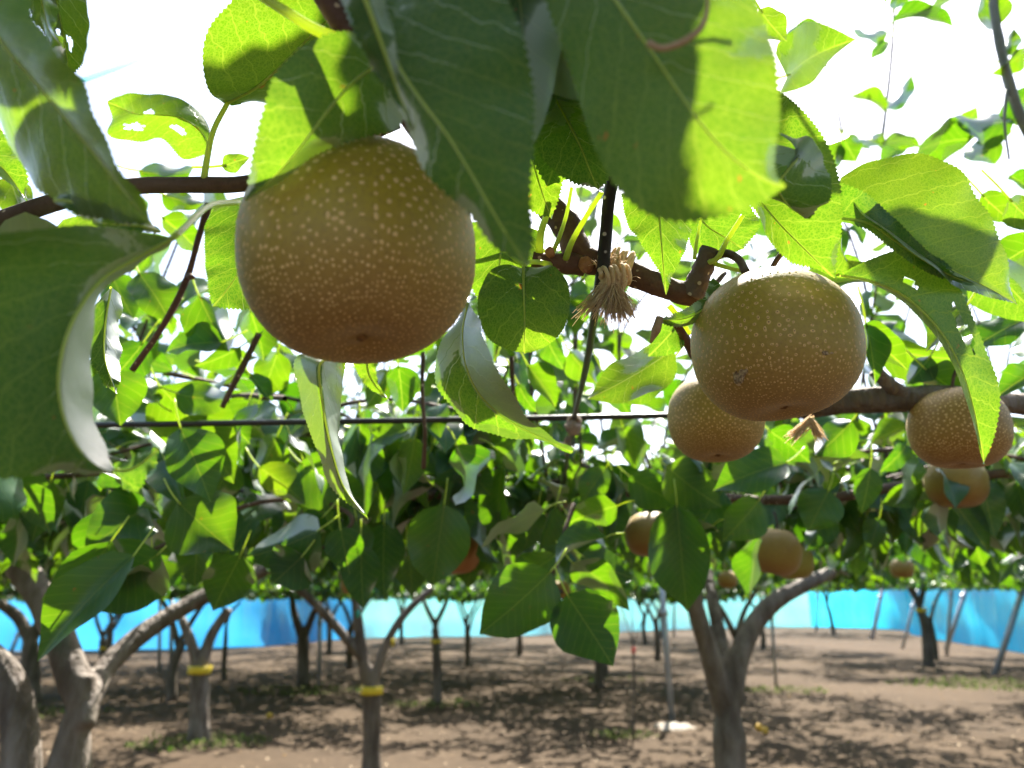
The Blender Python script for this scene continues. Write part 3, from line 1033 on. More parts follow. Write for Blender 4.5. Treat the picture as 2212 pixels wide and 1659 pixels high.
part('cut_shoot', V, Fc, bark_material('black_shoot', (.012, .010, .011), (.030, .024, .025), (.45, .42, .42)), BC)
# background shoot of the left branch
V, Fc = tube([at(452, 440, .78), at(430, 510, .78), at(408, 590, .78), at(345, 715, .78), at(285, 800, .78)], [.0040, .0030, .0036, .0030, .0034], 10, n=40, rough=.10)
part('shoot', V, Fc, M_BARK_RED, BA)
V, Fc = tube([at(408, 596, .778), at(418, 600, .772)], [.004, .002], 8)
part('bud', V, Fc, M_BARK_RED, BA)

# --- leaves of the left branch
hero(BA, [(30, -120, .24), (60, 10, .24), (120, 100, .235), (212, 260, .235), (272, 380, .24), (326, 483, .25)],
     [(-60, -60, .25), (0, 85, .25), (75, 175, .25), (165, 285, .25), (245, 385, .25), (326, 485, .25)],
     [(-150, 20, .27), (-60, 180, .275), (10, 290, .28), (62, 370, .28), (112, 432, .27), (326, 486, .25)], bulge=.16, label='grey-sheened leaf hanging diagonally at the left edge')
hero(BA, [(120, 440, .262), (180, 470, .262), (260, 483, .258), (326, 486, .252)], [(118, 432, .262), (190, 440, .262), (270, 462, .256), (326, 485, .252)],
     [(112, 425, .264), (190, 420, .262), (270, 450, .256), (326, 484, .252)], n=40, m=3, bulge=.3)
hero(BA, [(372, 513, .275), (300, 500, .262), (160, 494, .236), (0, 500, .220), (-170, 560, .212), (-260, 760, .214), (-150, 960, .224), (0, 1030, .234), (120, 1018, .243), (240, 1022, .25)],
     [(372, 516, .275), (300, 556, .262), (225, 600, .25), (172, 665, .24), (138, 745, .235), (126, 830, .235), (142, 915, .238), (175, 975, .243), (205, 1003, .247), (242, 1022, .25)],
     [(372, 519, .275), (312, 560, .285), (250, 610, .285), (205, 680, .28), (193, 760, .28), (200, 840, .28), (212, 915, .275), (226, 970, .266), (236, 1000, .258), (244, 1021, .25)],
     petiole=[(516, 437, .40), (470, 440, .37), (425, 465, .32), (395, 495, .29), (370, 516, .275)], prad=.0013, bulge=-.05, label='broad drooping leaf with folded pale edge at lower left')
hero(BA, [(242, 1010, .29), (290, 985, .29), (345, 968, .29)], [(235, 1015, .29), (290, 1010, .285), (345, 968, .29)], [(245, 1018, .29), (290, 1062, .285), (330, 1010, .287), (346, 968, .29)], n=40, m=4)
hero(BA, [(478, 225, .42), (445, 180, .40), (437, 110, .395), (470, 40, .39), (540, -30, .39), (640, -60, .40), (730, -80, .42)],
     [(492, 222, .42), (560, 185, .41), (620, 130, .405), (680, 70, .40), (730, 20, .40), (740, -30, .41), (735, -80, .42)],
     [(500, 226, .42), (600, 222, .44), (690, 190, .45), (750, 140, .45), (780, 60, .44), (780, -20, .43), (740, -82, .42)],
     petiole=[(440, 392, .42), (447, 345, .42), (462, 280, .42), (492, 222, .42)], prad=.0016, label='round veined leaf on an upright stalk against the sky')
hero(BA, [(40, -60, .40), (60, 0, .38), (95, 80, .38), (130, 140, .39), (148, 166, .40)], [(110, -80, .41), (120, -10, .40), (135, 70, .40), (145, 130, .40), (150, 168, .40)],
     [(180, -60, .40), (188, 20, .40), (190, 90, .40), (172, 140, .40), (152, 168, .40)], holes=[(.25, .72, .11), (-.25, .68, .10)], n=70)
hero(BA, [(100, -60, .33), (118, 0, .33), (122, 60, .33), (138, 104, .34)], [(70, -70, .34), (90, 0, .34), (110, 70, .34), (138, 106, .34)], [(40, -60, .34), (70, 20, .345), (100, 80, .345), (138, 107, .34)], n=50)
hero(BA, [(-80, 310, .40), (-20, 370, .40), (40, 410, .41), (60, 440, .42)], [(-90, 240, .41), (-40, 320, .41), (20, 380, .41), (60, 442, .42)], [(-60, 200, .41), (0, 280, .41), (50, 350, .41), (62, 442, .42)], n=50)
hero(BA, [(470, 440, .43), (446, 480, .43), (444, 560, .43), (452, 630, .43), (458, 660, .43)], [(560, 420, .46), (545, 500, .45), (525, 570, .44), (495, 620, .435), (460, 662, .43)],
     [(640, 440, .46), (640, 520, .46), (600, 600, .45), (540, 665, .44), (462, 663, .43)])
hero(BA, [(455, 330, .64), (400, 345, .64), (350, 300, .64), (290, 305, .64), (235, 290, .64), (240, 250, .64), (232, 222, .64)],
     [(455, 322, .64), (430, 280, .63), (390, 255, .62), (340, 248, .62), (290, 245, .63), (260, 232, .64), (232, 220, .64)],
     [(456, 318, .64), (450, 270, .64), (410, 225, .64), (360, 205, .64), (300, 203, .64), (250, 210, .64), (232, 218, .64)], holes=[(-.35, .3, .10), (-.5, .62, .13), (.1, .55, .10)], n=70, label='insect-bitten bright leaf against the sky')
hero(BA, [(215, 640, .46), (196, 700, .46), (198, 780, .455), (222, 825, .455), (249, 849, .455)], [(240, 620, .47), (228, 700, .465), (226, 770, .46), (238, 815, .455), (250, 850, .455)],
     [(262, 640, .48), (258, 720, .48), (260, 790, .47), (256, 825, .46), (251, 850, .455)], n=70)
hero(BA, [(100, 520, .45), (130, 480, .45), (190, 470, .45), (240, 490, .45)], [(60, 500, .45), (120, 505, .45), (190, 500, .45), (240, 492, .45)], [(90, 530, .45), (130, 540, .45), (190, 525, .45), (241, 493, .45)], n=50)
hero(BA, [(345, 498, .32), (300, 470, .32), (250, 462, .31), (200, 478, .31)], [(345, 500, .32), (300, 488, .31), (250, 485, .31), (198, 480, .31)], [(344, 503, .32), (300, 505, .31), (250, 502, .31), (200, 484, .31)], n=40)

# --- leaves of the top branch (nearest, blurred)
hero(BB, [(870, 90, .29), (780, 70, .275), (680, 85, .265), (600, 155, .262), (565, 250, .262), (545, 340, .265), (530, 432, .27)],
     [(872, 95, .29), (830, 130, .28), (760, 180, .27), (700, 250, .265), (640, 330, .262), (590, 385, .265), (530, 433, .27)],
     [(874, 100, .29), (880, 180, .29), (872, 262, .29), (770, 300, .278), (680, 335, .272), (600, 395, .27), (532, 434, .27)], bulge=.12, label='sun-edged leaf lying on the nearest pear')
hero(BB, [(700, -160, .24), (740, 0, .235), (800, 130, .232), (870, 250, .232), (912, 355, .232), (1000, 452, .23), (1078, 540, .228), (1139, 574, .225)],
     [(810, -180, .235), (830, 20, .232), (858, 135, .229), (905, 210, .226), (965, 290, .224), (1035, 405, .224), (1090, 500, .225), (1140, 574, .225)],
     [(960, -180, .225), (1060, -60, .222), (1130, 80, .22), (1149, 220, .22), (1149, 360, .22), (1147, 460, .222), (1144, 540, .224), (1140, 575, .225)], n=96, bulge=.12, label='largest dark leaf hanging between the two nearest pears')
hero(BB, [(690, -120, .215), (745, 10, .215), (795, 120, .218), (850, 220, .222), (893, 285, .226)], [(740, -130, .21), (790, 0, .212), (830, 110, .216), (865, 210, .222), (894, 285, .226)],
     [(770, -120, .218), (832, 0, .218), (854, 110, .22), (864, 200, .224), (895, 284, .226)], n=60, m=4, label='pale narrow leaf edge at top centre')
hero(BB, [(1120, -240, .235), (1180, 0, .23), (1232, 150, .226), (1290, 330, .224), (1340, 412, .222), (1400, 458, .22), (1490, 474, .22), (1570, 462, .218), (1640, 440, .217), (1694, 406, .216)],
     [(1220, -260, .23), (1290, -60, .226), (1350, 30, .222), (1420, 130, .22), (1470, 205, .218), (1520, 275, .216), (1570, 330, .215), (1620, 370, .215), (1660, 392, .215), (1695, 404, .216)],
     [(1420, -260, .23), (1560, -120, .226), (1630, -10, .222), (1664, 90, .22), (1680, 190, .218), (1682, 270, .217), (1674, 330, .216), (1676, 370, .216), (1688, 392, .216), (1695, 403, .216)], n=110, bulge=.10,
     label='big leaf at top right of centre, half dark and half sunlit')
V, Fc = tube([at(1524, -30, .216), at(1528, 20, .214), at(1510, 65, .212), at(1465, 95, .212), at(1425, 104, .213), at(1400, 92, .214)], [.0003, .0006, .0009, .0010, .0011], 7, n=24, rough=.12)
part('dry_tendril', V, Fc, M_RUST, BB)
V, Fc = tube([at(530, -30, .30), at(610, 20, .298), at(690, 68, .298), at(735, 85, .30)], [.0018, .0020, .0024], 9, n=14)
part('leaf_stalk', V, Fc, M_PETIOLE, BB)
# leaves behind the two big ones
hero(BB, [(1060, -60, .34), (1090, 40, .34), (1140, 110, .34), (1190, 190, .34), (1200, 215, .34)], [(1130, -60, .34), (1150, 40, .34), (1175, 130, .34), (1200, 217, .34)], [(1230, -60, .35), (1240, 60, .35), (1225, 150, .345), (1201, 216, .34)], n=50)
hero(BB, [(1150, 235, .40), (1150, 300, .39), (1190, 360, .39), (1250, 398, .39), (1290, 408, .39)], [(1200, 215, .40), (1230, 270, .39), (1255, 320, .385), (1275, 370, .385), (1292, 410, .39)],
     [(1270, 190, .40), (1320, 260, .39), (1325, 320, .385), (1315, 380, .385), (1294, 410, .39)], n=60)
hero(BB, [(1140, 60, .44), (1100, 160, .44), (1130, 300, .44), (1180, 400, .45)], [(1300, 40, .45), (1260, 160, .44), (1220, 290, .44), (1182, 402, .45)], [(1460, 80, .46), (1420, 220, .45), (1310, 340, .45), (1184, 402, .45)], n=60)
hero(BB, [(1100, 330, .46), (1105, 400, .46), (1140, 450, .46), (1190, 470, .46)], [(1140, 300, .46), (1160, 380, .46), (1190, 472, .46)], [(1190, 300, .46), (1215, 380, .46), (1192, 472, .46)], n=40)

# --- leaves of the spur branch
hero(BC, [(1560, 380, .42), (1640, 470, .40), (1662, 520, .395), (1700, 560, .39), (1760, 580, .39), (1804, 602, .39)],
     [(1590, 330, .42), (1640, 430, .40), (1690, 490, .39), (1735, 535, .388), (1775, 575, .388), (1804, 603, .39)],
     [(1640, 170, .41), (1720, 225, .395), (1780, 300, .39), (1812, 390, .385), (1816, 480, .385), (1808, 560, .388), (1805, 603, .39)], n=100, label='yellow-green leaf lit from behind above the scarred pear')
hero(BC, [(1655, 305, .36), (1640, 360, .352), (1655, 420, .35), (1700, 440, .352), (1738, 470, .36)], [(1735, 330, .35), (1700, 370, .345), (1680, 400, .345), (1700, 440, .35), (1745, 472, .36)],
     [(1680, 288, .36), (1750, 300, .355), (1785, 360, .352), (1790, 430, .352), (1748, 472, .36)], n=70, label='curled grey-green leaf beside the sunlit leaf')
hero(BC, [(1818, 384, .44), (1900, 340, .43), (1990, 334, .425), (2075, 375, .42), (2130, 450, .42), (2165, 545, .42), (2197, 655, .42)],
     [(1812, 398, .44), (1880, 480, .42), (1955, 530, .41), (2020, 565, .41), (2090, 600, .41), (2150, 630, .415), (2197, 657, .42)],
     [(1812, 404, .44), (1880, 470, .39), (1950, 530, .385), (2010, 578, .385), (2080, 620, .395), (2145, 645, .41), (2197, 658, .42)], n=110, label='large serrated leaf with a shadow band at right')
hero(BC, [(1812, 392, .405), (1870, 418, .40), (1930, 470, .395), (1995, 535, .39), (2060, 590, .39), (2105, 612, .395)],
     [(1812, 470, .41), (1870, 480, .40), (1940, 525, .395), (2000, 565, .392), (2060, 598, .392), (2107, 614, .395)],
     [(1812, 478, .41), (1870, 495, .40), (1930, 540, .397), (1990, 580, .393), (2050, 606, .393), (2107, 616, .395)], n=80, m=5, label='folded half of a leaf with toothed rim, right of the sunlit leaf')
hero(BC, [(1815, 592, .42), (1880, 560, .415), (1960, 538, .41), (2040, 565, .405), (2085, 650, .40), (2125, 745, .395), (2158, 840, .39), (2150, 930, .39), (2126, 1002, .395)],
     [(1815, 595, .42), (1880, 607, .41), (1950, 638, .405), (2005, 685, .40), (2045, 735, .395), (2078, 800, .39), (2100, 870, .388), (2115, 940, .39), (2126, 1003, .395)],
     [(1815, 598, .42), (1880, 612, .42), (1945, 648, .415), (1995, 695, .41), (2035, 745, .405), (2068, 810, .40), (2092, 880, .397), (2111, 945, .396), (2126, 1003, .395)], n=120, holes=[(-.60, .52, .15), (-.3, .26, .06)], label='long drooping torn leaf with a yellow midrib at right')
hero(BC, [(1812, 500, .47), (1830, 560, .47), (1900, 560, .47), (1960, 540, .47)], [(1800, 595, .47), (1850, 585, .47), (1910, 580, .47), (1965, 590, .47)], [(1812, 600, .47), (1860, 600, .47), (1910, 592, .47), (1965, 592, .47)], n=60)
hero(BC, [(1340, 420, .46), (1360, 490, .455), (1395, 540, .45), (1425, 590, .45), (1438, 636, .45)], [(1420, 410, .46), (1425, 480, .45), (1430, 540, .447), (1434, 590, .448), (1438, 637, .45)],
     [(1500, 430, .46), (1492, 500, .455), (1470, 560, .45), (1450, 600, .45), (1439, 637, .45)], n=80, label='dark pointed leaf hanging in front of the spur')
hero(BC, [(1480, 470, .50), (1500, 540, .50), (1540, 560, .50), (1600, 540, .50)], [(1490, 440, .50), (1530, 490, .50), (1570, 515, .50), (1605, 538, .50)], [(1540, 420, .50), (1600, 430, .50), (1640, 480, .50), (1607, 538, .50)], n=60)
hero(BC, [(1128, 576, .44), (1070, 578, .435), (1038, 620, .43), (1034, 680, .43), (1060, 735, .43), (1100, 755, .43), (1133, 764, .43)],
     [(1131, 580, .44), (1131, 610, .435), (1132, 650, .43), (1133, 690, .43), (1133, 720, .43), (1132, 750, .43), (1133, 765, .43)],
     [(1134, 576, .44), (1190, 575, .435), (1225, 610, .43), (1230, 665, .43), (1214, 715, .43), (1175, 750, .43), (1135, 764, .43)], teeth=.0003,
     petiole=[(1190, 572, .475), (1160, 566, .46), (1137, 568, .45), (1131, 582, .44)], prad=.0015, label='small round leaf hanging below the twine-tied spur')
hero(BC, [(1008, 650, .42), (960, 735, .41), (940, 800, .405), (950, 850, .40), (1000, 905, .40), (1080, 940, .40), (1160, 955, .40), (1240, 977, .40)],
     [(1010, 655, .42), (1000, 735, .40), (1010, 800, .392), (1035, 850, .39), (1075, 890, .39), (1120, 920, .392), (1170, 945, .395), (1240, 978, .40)],
     [(1014, 655, .42), (1045, 720, .376), (1070, 790, .362), (1100, 850, .36), (1130, 890, .366), (1160, 915, .374), (1195, 945, .385), (1240, 978, .40)], n=110, label='long leaf below the round leaf, one half shaded and one lit')
hero(BC, [(700, 770, .40), (640, 775, .40), (648, 850, .395), (662, 915, .39), (690, 985, .388), (715, 1050, .388), (796, 1121, .39)],
     [(735, 768, .40), (690, 790, .38), (695, 860, .378), (705, 920, .378), (720, 985, .38), (742, 1050, .384), (796, 1122, .39)],
     [(750, 772, .40), (740, 830, .40), (735, 885, .40), (734, 945, .398), (742, 1005, .395), (760, 1065, .392), (797, 1122, .39)], n=100, label='narrow pale leaf hanging under the nearest pear')
hero(BC, [(760, 770, .45), (775, 810, .45), (800, 840, .45), (839, 864, .45)], [(790, 765, .45), (798, 810, .45), (815, 838, .45), (840, 865, .45)], [(815, 770, .45), (812, 810, .45), (824, 840, .45), (840, 865, .45)], n=50)
hero(BC, [(1010, 480, .47), (1000, 560, .47), (1030, 640, .47), (1080, 690, .47)], [(1090, 480, .48), (1080, 560, .475), (1075, 630, .47), (1082, 692, .47)], [(1170, 500, .49), (1160, 590, .48), (1130, 650, .475), (1084, 692, .47)], n=60)
hero(BC, [(1540, 600, .445), (1520, 640, .44), (1480, 668, .437), (1420, 690, .44)], [(1560, 620, .44), (1530, 660, .435), (1480, 688, .432), (1420, 692, .44)], [(1545, 625, .445), (1515, 690, .44), (1470, 706, .438), (1418, 695, .44)], n=60, m=4)
V, Fc = tube([at(1425, 685, .438), at(1418, 710, .437), at(1405, 740, .44)], [.0022, .0028, .0008], 7, n=8)
part('withered_tip', V, Fc, M_RUST, BC)
for pts, r in (([(1190, 555, .478), (1205, 520, .472), (1222, 470, .47), (1235, 405, .47)], .0013), ([(1222, 560, .474), (1232, 530, .468), (1265, 470, .46), (1300, 415, .45)], .0017),
               ([(1165, 545, .478), (1168, 505, .474), (1180, 465, .47), (1190, 420, .47)], .0021), ([(1180, 550, .482), (1150, 520, .482), (1120, 490, .485)], .0014),
               ([(1520, 568, .468), (1545, 562, .462), (1570, 520, .455), (1605, 465, .45)], .0015), ([(1500, 560, .468), (1505, 520, .465), (1515, 470, .465)], .0010),
               ([(1545, 570, .468), (1570, 578, .46), (1600, 585, .45)], .0012), ([(1130, 572, .475), (1090, 548, .478), (1030, 545, .48)], .0013), ([(1445, 660, .50), (1470, 690, .50), (1490, 720, .51)], .0016)):
    V, Fc = tube([at(*p) for p in pts], [r * 1.3, r, r * .9], 8, n=14)
    part('leaf_stalk', V, Fc, M_PETIOLE, BC)

# ------------------------------------------------------------------ twine ties
def twine_wrap(c, axis, r, turns, pitch, tr, mat, parent):
    B = frame(axis, (0, 0, 1) if abs(unit(axis)[2]) < .9 else (1, 0, 0), 0)
    p = []
    N = int(turns * 18)
    for i in range(N + 1):
        th = 2 * math.pi * i / 18
        wb_ = 1 + .10 * math.sin(th * .37 + turns) + npr.normal(0, .025)
        p.append(c + B @ np.array([math.cos(th) * r * wb_, (i / N - .5) * pitch + .0012 * math.sin(th * .5), math.sin(th) * r * wb_]))
    return tube(p, tr, 7)


def fray(c, d, n, ln, spread, r):
    gs = []
    for _ in range(n):
        dd = unit(np.asarray(d) + npr.normal(0, spread, 3) * np.array([1, .6, .25]))
        l = ln * npr.uniform(.75, 1.15)
        o = c + npr.normal(0, .0016, 3)
        mid = o + dd * l * .5 + npr.normal(0, .0008, 3)
        gs.append(tube([o, mid, o + dd * l + npr.normal(0, .0012, 3)], [r, r * .9, r * .5], 3, cap=False))
    return join(*gs)


tw = thing('twine_tie', 'frayed beige twine knot binding the wire to the spur', 'twine', at(1322, 600, .47))
kc = at(1322, 603, .466)
for k, (off, ax_) in enumerate((((1338, 578, .483), (1, 0, -.38)), ((1325, 598, .462), (1, .1, .25)), ((1320, 614, .463), (1, .1, -.2)))):
    V, Fc = twine_wrap(at(*off), ax_, (.0108, .0062, .0056)[k], (5.3, 5.2, 4.2)[k], (.014, .018, .016)[k], .0014, M_TWINE, tw)
    part('twine_loop', V, Fc, M_TWINE, tw)
v, f = ball(at(1322, 606, .462), .0062, 12, 8, (1.4, .9, .9))
part('knot', np.array(v) + npr.normal(0, .0004, (len(v), 3)), f, M_TWINE, tw)
V, Fc = join(*[fray(at(px_, py_, .468), (npr.normal(), npr.normal() - .4, npr.normal()), 5, .006, .5, .00022) for px_, py_ in [(npr.uniform(1292, 1355), npr.uniform(555, 628)) for _ in range(40)]])
part('fuzz', V, Fc, M_TWINE, tw, kind='stuff')
V, Fc = fray(at(1325, 616, .459), (.10, 0, -1), 300, .0225, .34, .00034)
part('frayed_end', V, Fc, M_TWINE, tw, kind='stuff')
V, Fc = fray(at(1306, 622, .459), (-.62, 0, -.8), 70, .0230, .16, .00036)
part('frayed_end', V, Fc, M_TWINE, tw, kind='stuff')
tw = thing('twine_tie', 'small twine knot where the two black wires cross', 'twine', at(1240, 915, .985))
for off, ax_, r_, pt in (((1240, 912, .982), (.2, 1, .1), .0068, .014), ((1236, 925, .980), (1, .2, .5), .0062, .016)):
    V, Fc = twine_wrap(at(*off), ax_, r_, 3, pt, .0027, M_TWINE_OLD, tw)
    part('twine_loop', V, Fc, M_TWINE_OLD, tw)
v, f = ball(at(1240, 925, .975), .0085, 10, 7, (1.1, .8, 1.2))
part('knot', np.array(v) + npr.normal(0, .0008, (len(v), 3)), f, M_TWINE_OLD, tw)
V, Fc = fray(at(1228, 942, .975), (-.25, 0, -1), 30, .022, .12, .0006)
part('frayed_end', V, Fc, M_TWINE_OLD, tw, kind='stuff')
tw = thing('twine_tie', 'dull twine knot in the leaves where the farther wires cross', 'twine', at(1212, 1078, 1.58))
for off, ax_ in (((1212, 1070, 1.58), (.1, 1, .1)), ((1209, 1088, 1.58), (1, .2, .4))):
    V, Fc = twine_wrap(at(*off), ax_, .011, 3, .022, .004, M_TWINE_OLD, tw)
    part('twine_loop', V, Fc, M_TWINE_OLD, tw)
tw = thing('twine_tie', 'twine ends poking out under the scarred pear', 'twine', at(1740, 925, .70))
V, Fc = fray(at(1752, 905, .70), (-.75, 0, -.65), 60, .026, .12, .0007)
part('frayed_end', V, Fc, M_TWINE, tw, kind='stuff')
V, Fc = fray(at(1748, 905, .70), (.35, 0, -.8), 40, .020, .12, .0007)
part('frayed_end', V, Fc, M_TWINE, tw, kind='stuff')

# a thin cyan cord high against the sky
V, Fc = tube([at(150, 184, 2.2), at(250, 148, 2.6), at(330, 118, 3.4), at(402, 97, 4.6)], [.0085, .009, .006, .002], 6, n=20)
o = part('net_cord', V, Fc, M_NETROPE, None)
o['label'] = 'cyan net cord tapering across the white sky'
o['category'] = 'cord'

# ------------------------------------------------------------------ branches in the middle distance
def outline_leaf(parent, bx, by, tx, ty, d, tilt=0.0, fold=.25, droop=.3, wide=1.0, dd=0.0, n=16, m=3, flip=False, side=0):
    """single leaf given by the pixels of its base and tip, drawn at depth d, turned about its own axis by tilt"""
    a, b_ = at(bx, by, d), at(tx, ty, d + dd)
    L = np.linalg.norm(b_ - a)
    y = unit(b_ - a)
    view = unit(CAM - (a + b_) / 2)
    B = frame(y, view if not flip else -view, tilt)
    v, f, u, c, mi = leaf_local(n, m, droop, fold, rng.uniform(-.35, .35), .24, 0, petiole=.0, seed=int(bx + by), wide=wide)
    v = v.copy()
    # recentre so that base and tip land where they should
    tip = v[-m - 1]
    ang = math.atan2(-tip[2], tip[1])
    ca, sa = math.cos(ang), math.sin(ang)
    v = np.stack([v[:, 0], ca * v[:, 1] - sa * v[:, 2], sa * v[:, 1] + ca * v[:, 2]], 1)
    sc = L / np.linalg.norm(tip)
    V = v @ B.T * sc + a
    o = part('leaf', V, f, M_LEAF if d < .75 else M_LEAF_MID, parent, uv=u, cm=np.asarray(c) * sc * 10)
    pe = a - y * .028 + np.array([0, .004, .012])
    pv, pf = tube([pe, a - y * .012 + np.array([0, 0, .004]), a + y * .004], .0011, 5, n=6)
    part('stalk', pv, pf, M_PETIOLE, o)
    return o


MID = {}


def branch(key, label, path, rad, mat=M_TWIG):
    t = thing('pear_branch', label, 'branch', np.asarray(path[0]))
    V, Fc = tube(path, rad, 9, n=max(12, len(path) * 6), rough=.12)
    part('stem', V, Fc, mat, t)
    MID[key] = (t, path)
    return t


b1 = branch('left', 'leafy branch with many sunlit leaves at left below the nearest wire', [at(-300, 1010, 1.25), at(100, 1030, 1.25), at(250, 1020, 1.25), at(330, 1040, 1.2), at(480, 1105, 1.15), at(560, 1085, 1.15), at(700, 1075, 1.15)], [.006, .005, .005, .004, .003])
b1b = branch('left2', 'thin drooping twig with pale yellow-green leaves above the blue net', [at(700, 1080, 1.15), at(760, 1130, 1.1), at(730, 1165, 1.1), at(690, 1185, 1.1), at(655, 1190, 1.1)], [.004, .003, .0022])
b1c = branch('left3', 'reddish twig ending above the thick forked tree', [at(480, 1110, 1.05), at(440, 1135, 1.05), at(380, 1165, 1.05), at(312, 1195, 1.05)], [.003, .003, .0028, .0024])
b2 = branch('mid', 'dark-leaved branch hanging under the second wire at centre', [at(640, 1080, 1.6), at(900, 1070, 1.55), at(1130, 1060, 1.55), at(1400, 1065, 1.6), at(1700, 1085, 1.6)], [.010, .011, .011, .010, .008])
b2b = branch('low', 'reddish twig dropping at centre to the two lowest leaves', [at(1240, 1090, 1.12), at(1220, 1150, 1.08), at(1205, 1215, 1.05), at(1190, 1255, 1.05), at(1215, 1280, 1.03)], [.004, .0035, .003, .0022])
b3 = branch('right', 'thick grey branch at right carrying two hanging pears', [at(1720, 880, .80), at(1830, 868, .80), at(1960, 862, .80), at(2060, 858, .80), at(2150, 870, .82), at(2320, 880, .84)], [.012, .013, .0135, .013, .0125, .012], M_BARK_DARK)
V, Fc = tube([at(1960, 862, .80), at(1915, 825, .79), at(1890, 800, .79)], [.010, .008, .007], 10, n=10, rough=.12)
part('spur', V, Fc, M_BARK_DARK, b3)
V, Fc = tube([at(1460, 690, .55), at(1490, 750, .60), at(1520, 800, .70)], [.004, .004, .003], 8, n=10, rough=.12)
part('spur', V, Fc, M_BARK_RED, b3)
b3b = branch('rightlow', 'leafy branch behind the right-hand pears with glossy dark leaves', [at(1650, 1080, 1.35), at(1800, 1075, 1.35), at(1950, 1050, 1.32), at(2100, 1030, 1.3), at(2300, 1010, 1.3)], [.009, .009, .008, .007])
b4 = branch('topright', 'grey upright shoot with leaves in the glare at top right', [at(2240, 330, 1.2), at(2200, 240, 1.2), at(2172, 150, 1.2), at(2150, 40, 1.2), at(2140, -60, 1.2)], [.008, .0075, .007, .006], M_SHOOT)
V, Fc = tube([at(2176, 190, 1.2), at(2170, 260, 1.19), at(2180, 345, 1.19)], [.003, .0022, .0016], 7, n=10, rough=.15)
part('shoot', V, Fc, M_SHOOT, b4)
b5 = branch('sky', 'thin bare-looking shoot with sparse leaves against the white sky', [at(1903, 320, 1.9), at(1912, 250, 1.9), at(1920, 180, 1.9), at(1930, 60, 1.9), at(1932, -40, 1.9)], [.0045, .004, .0035, .003], M_SHOOT)
b6 = branch('sky2', 'faint slanting twig in the glare beside the sunlit leaf', [at(1822, 300, 2.2), at(1808, 230, 2.2), at(1785, 140, 2.2), at(1770, 40, 2.2)], [.004, .0035, .003], M_SHOOT)
b7 = branch('leftback', 'twig with overlapping green leaves behind the nearest pear, left', [at(560, 720, .95), at(520, 800, .95), at(480, 880, .95)], [.004, .004, .0035], M_TWIG)
b8 = branch('cent', 'leafy shoot between the nearest pear and the upright wire', [at(914, 760, .95), at(912, 850, .95), at(918, 930, .95), at(915, 1010, .98)], [.0026, .0026, .0028, .003], M_TWIG)
V, Fc = tube([at(1105, 770, 1.0), at(1108, 840, 1.0), at(1120, 900, 1.0)], [.0035, .003, .003], 7, n=10, rough=.1)
part('shoot', V, Fc, M_TWIG, b8)

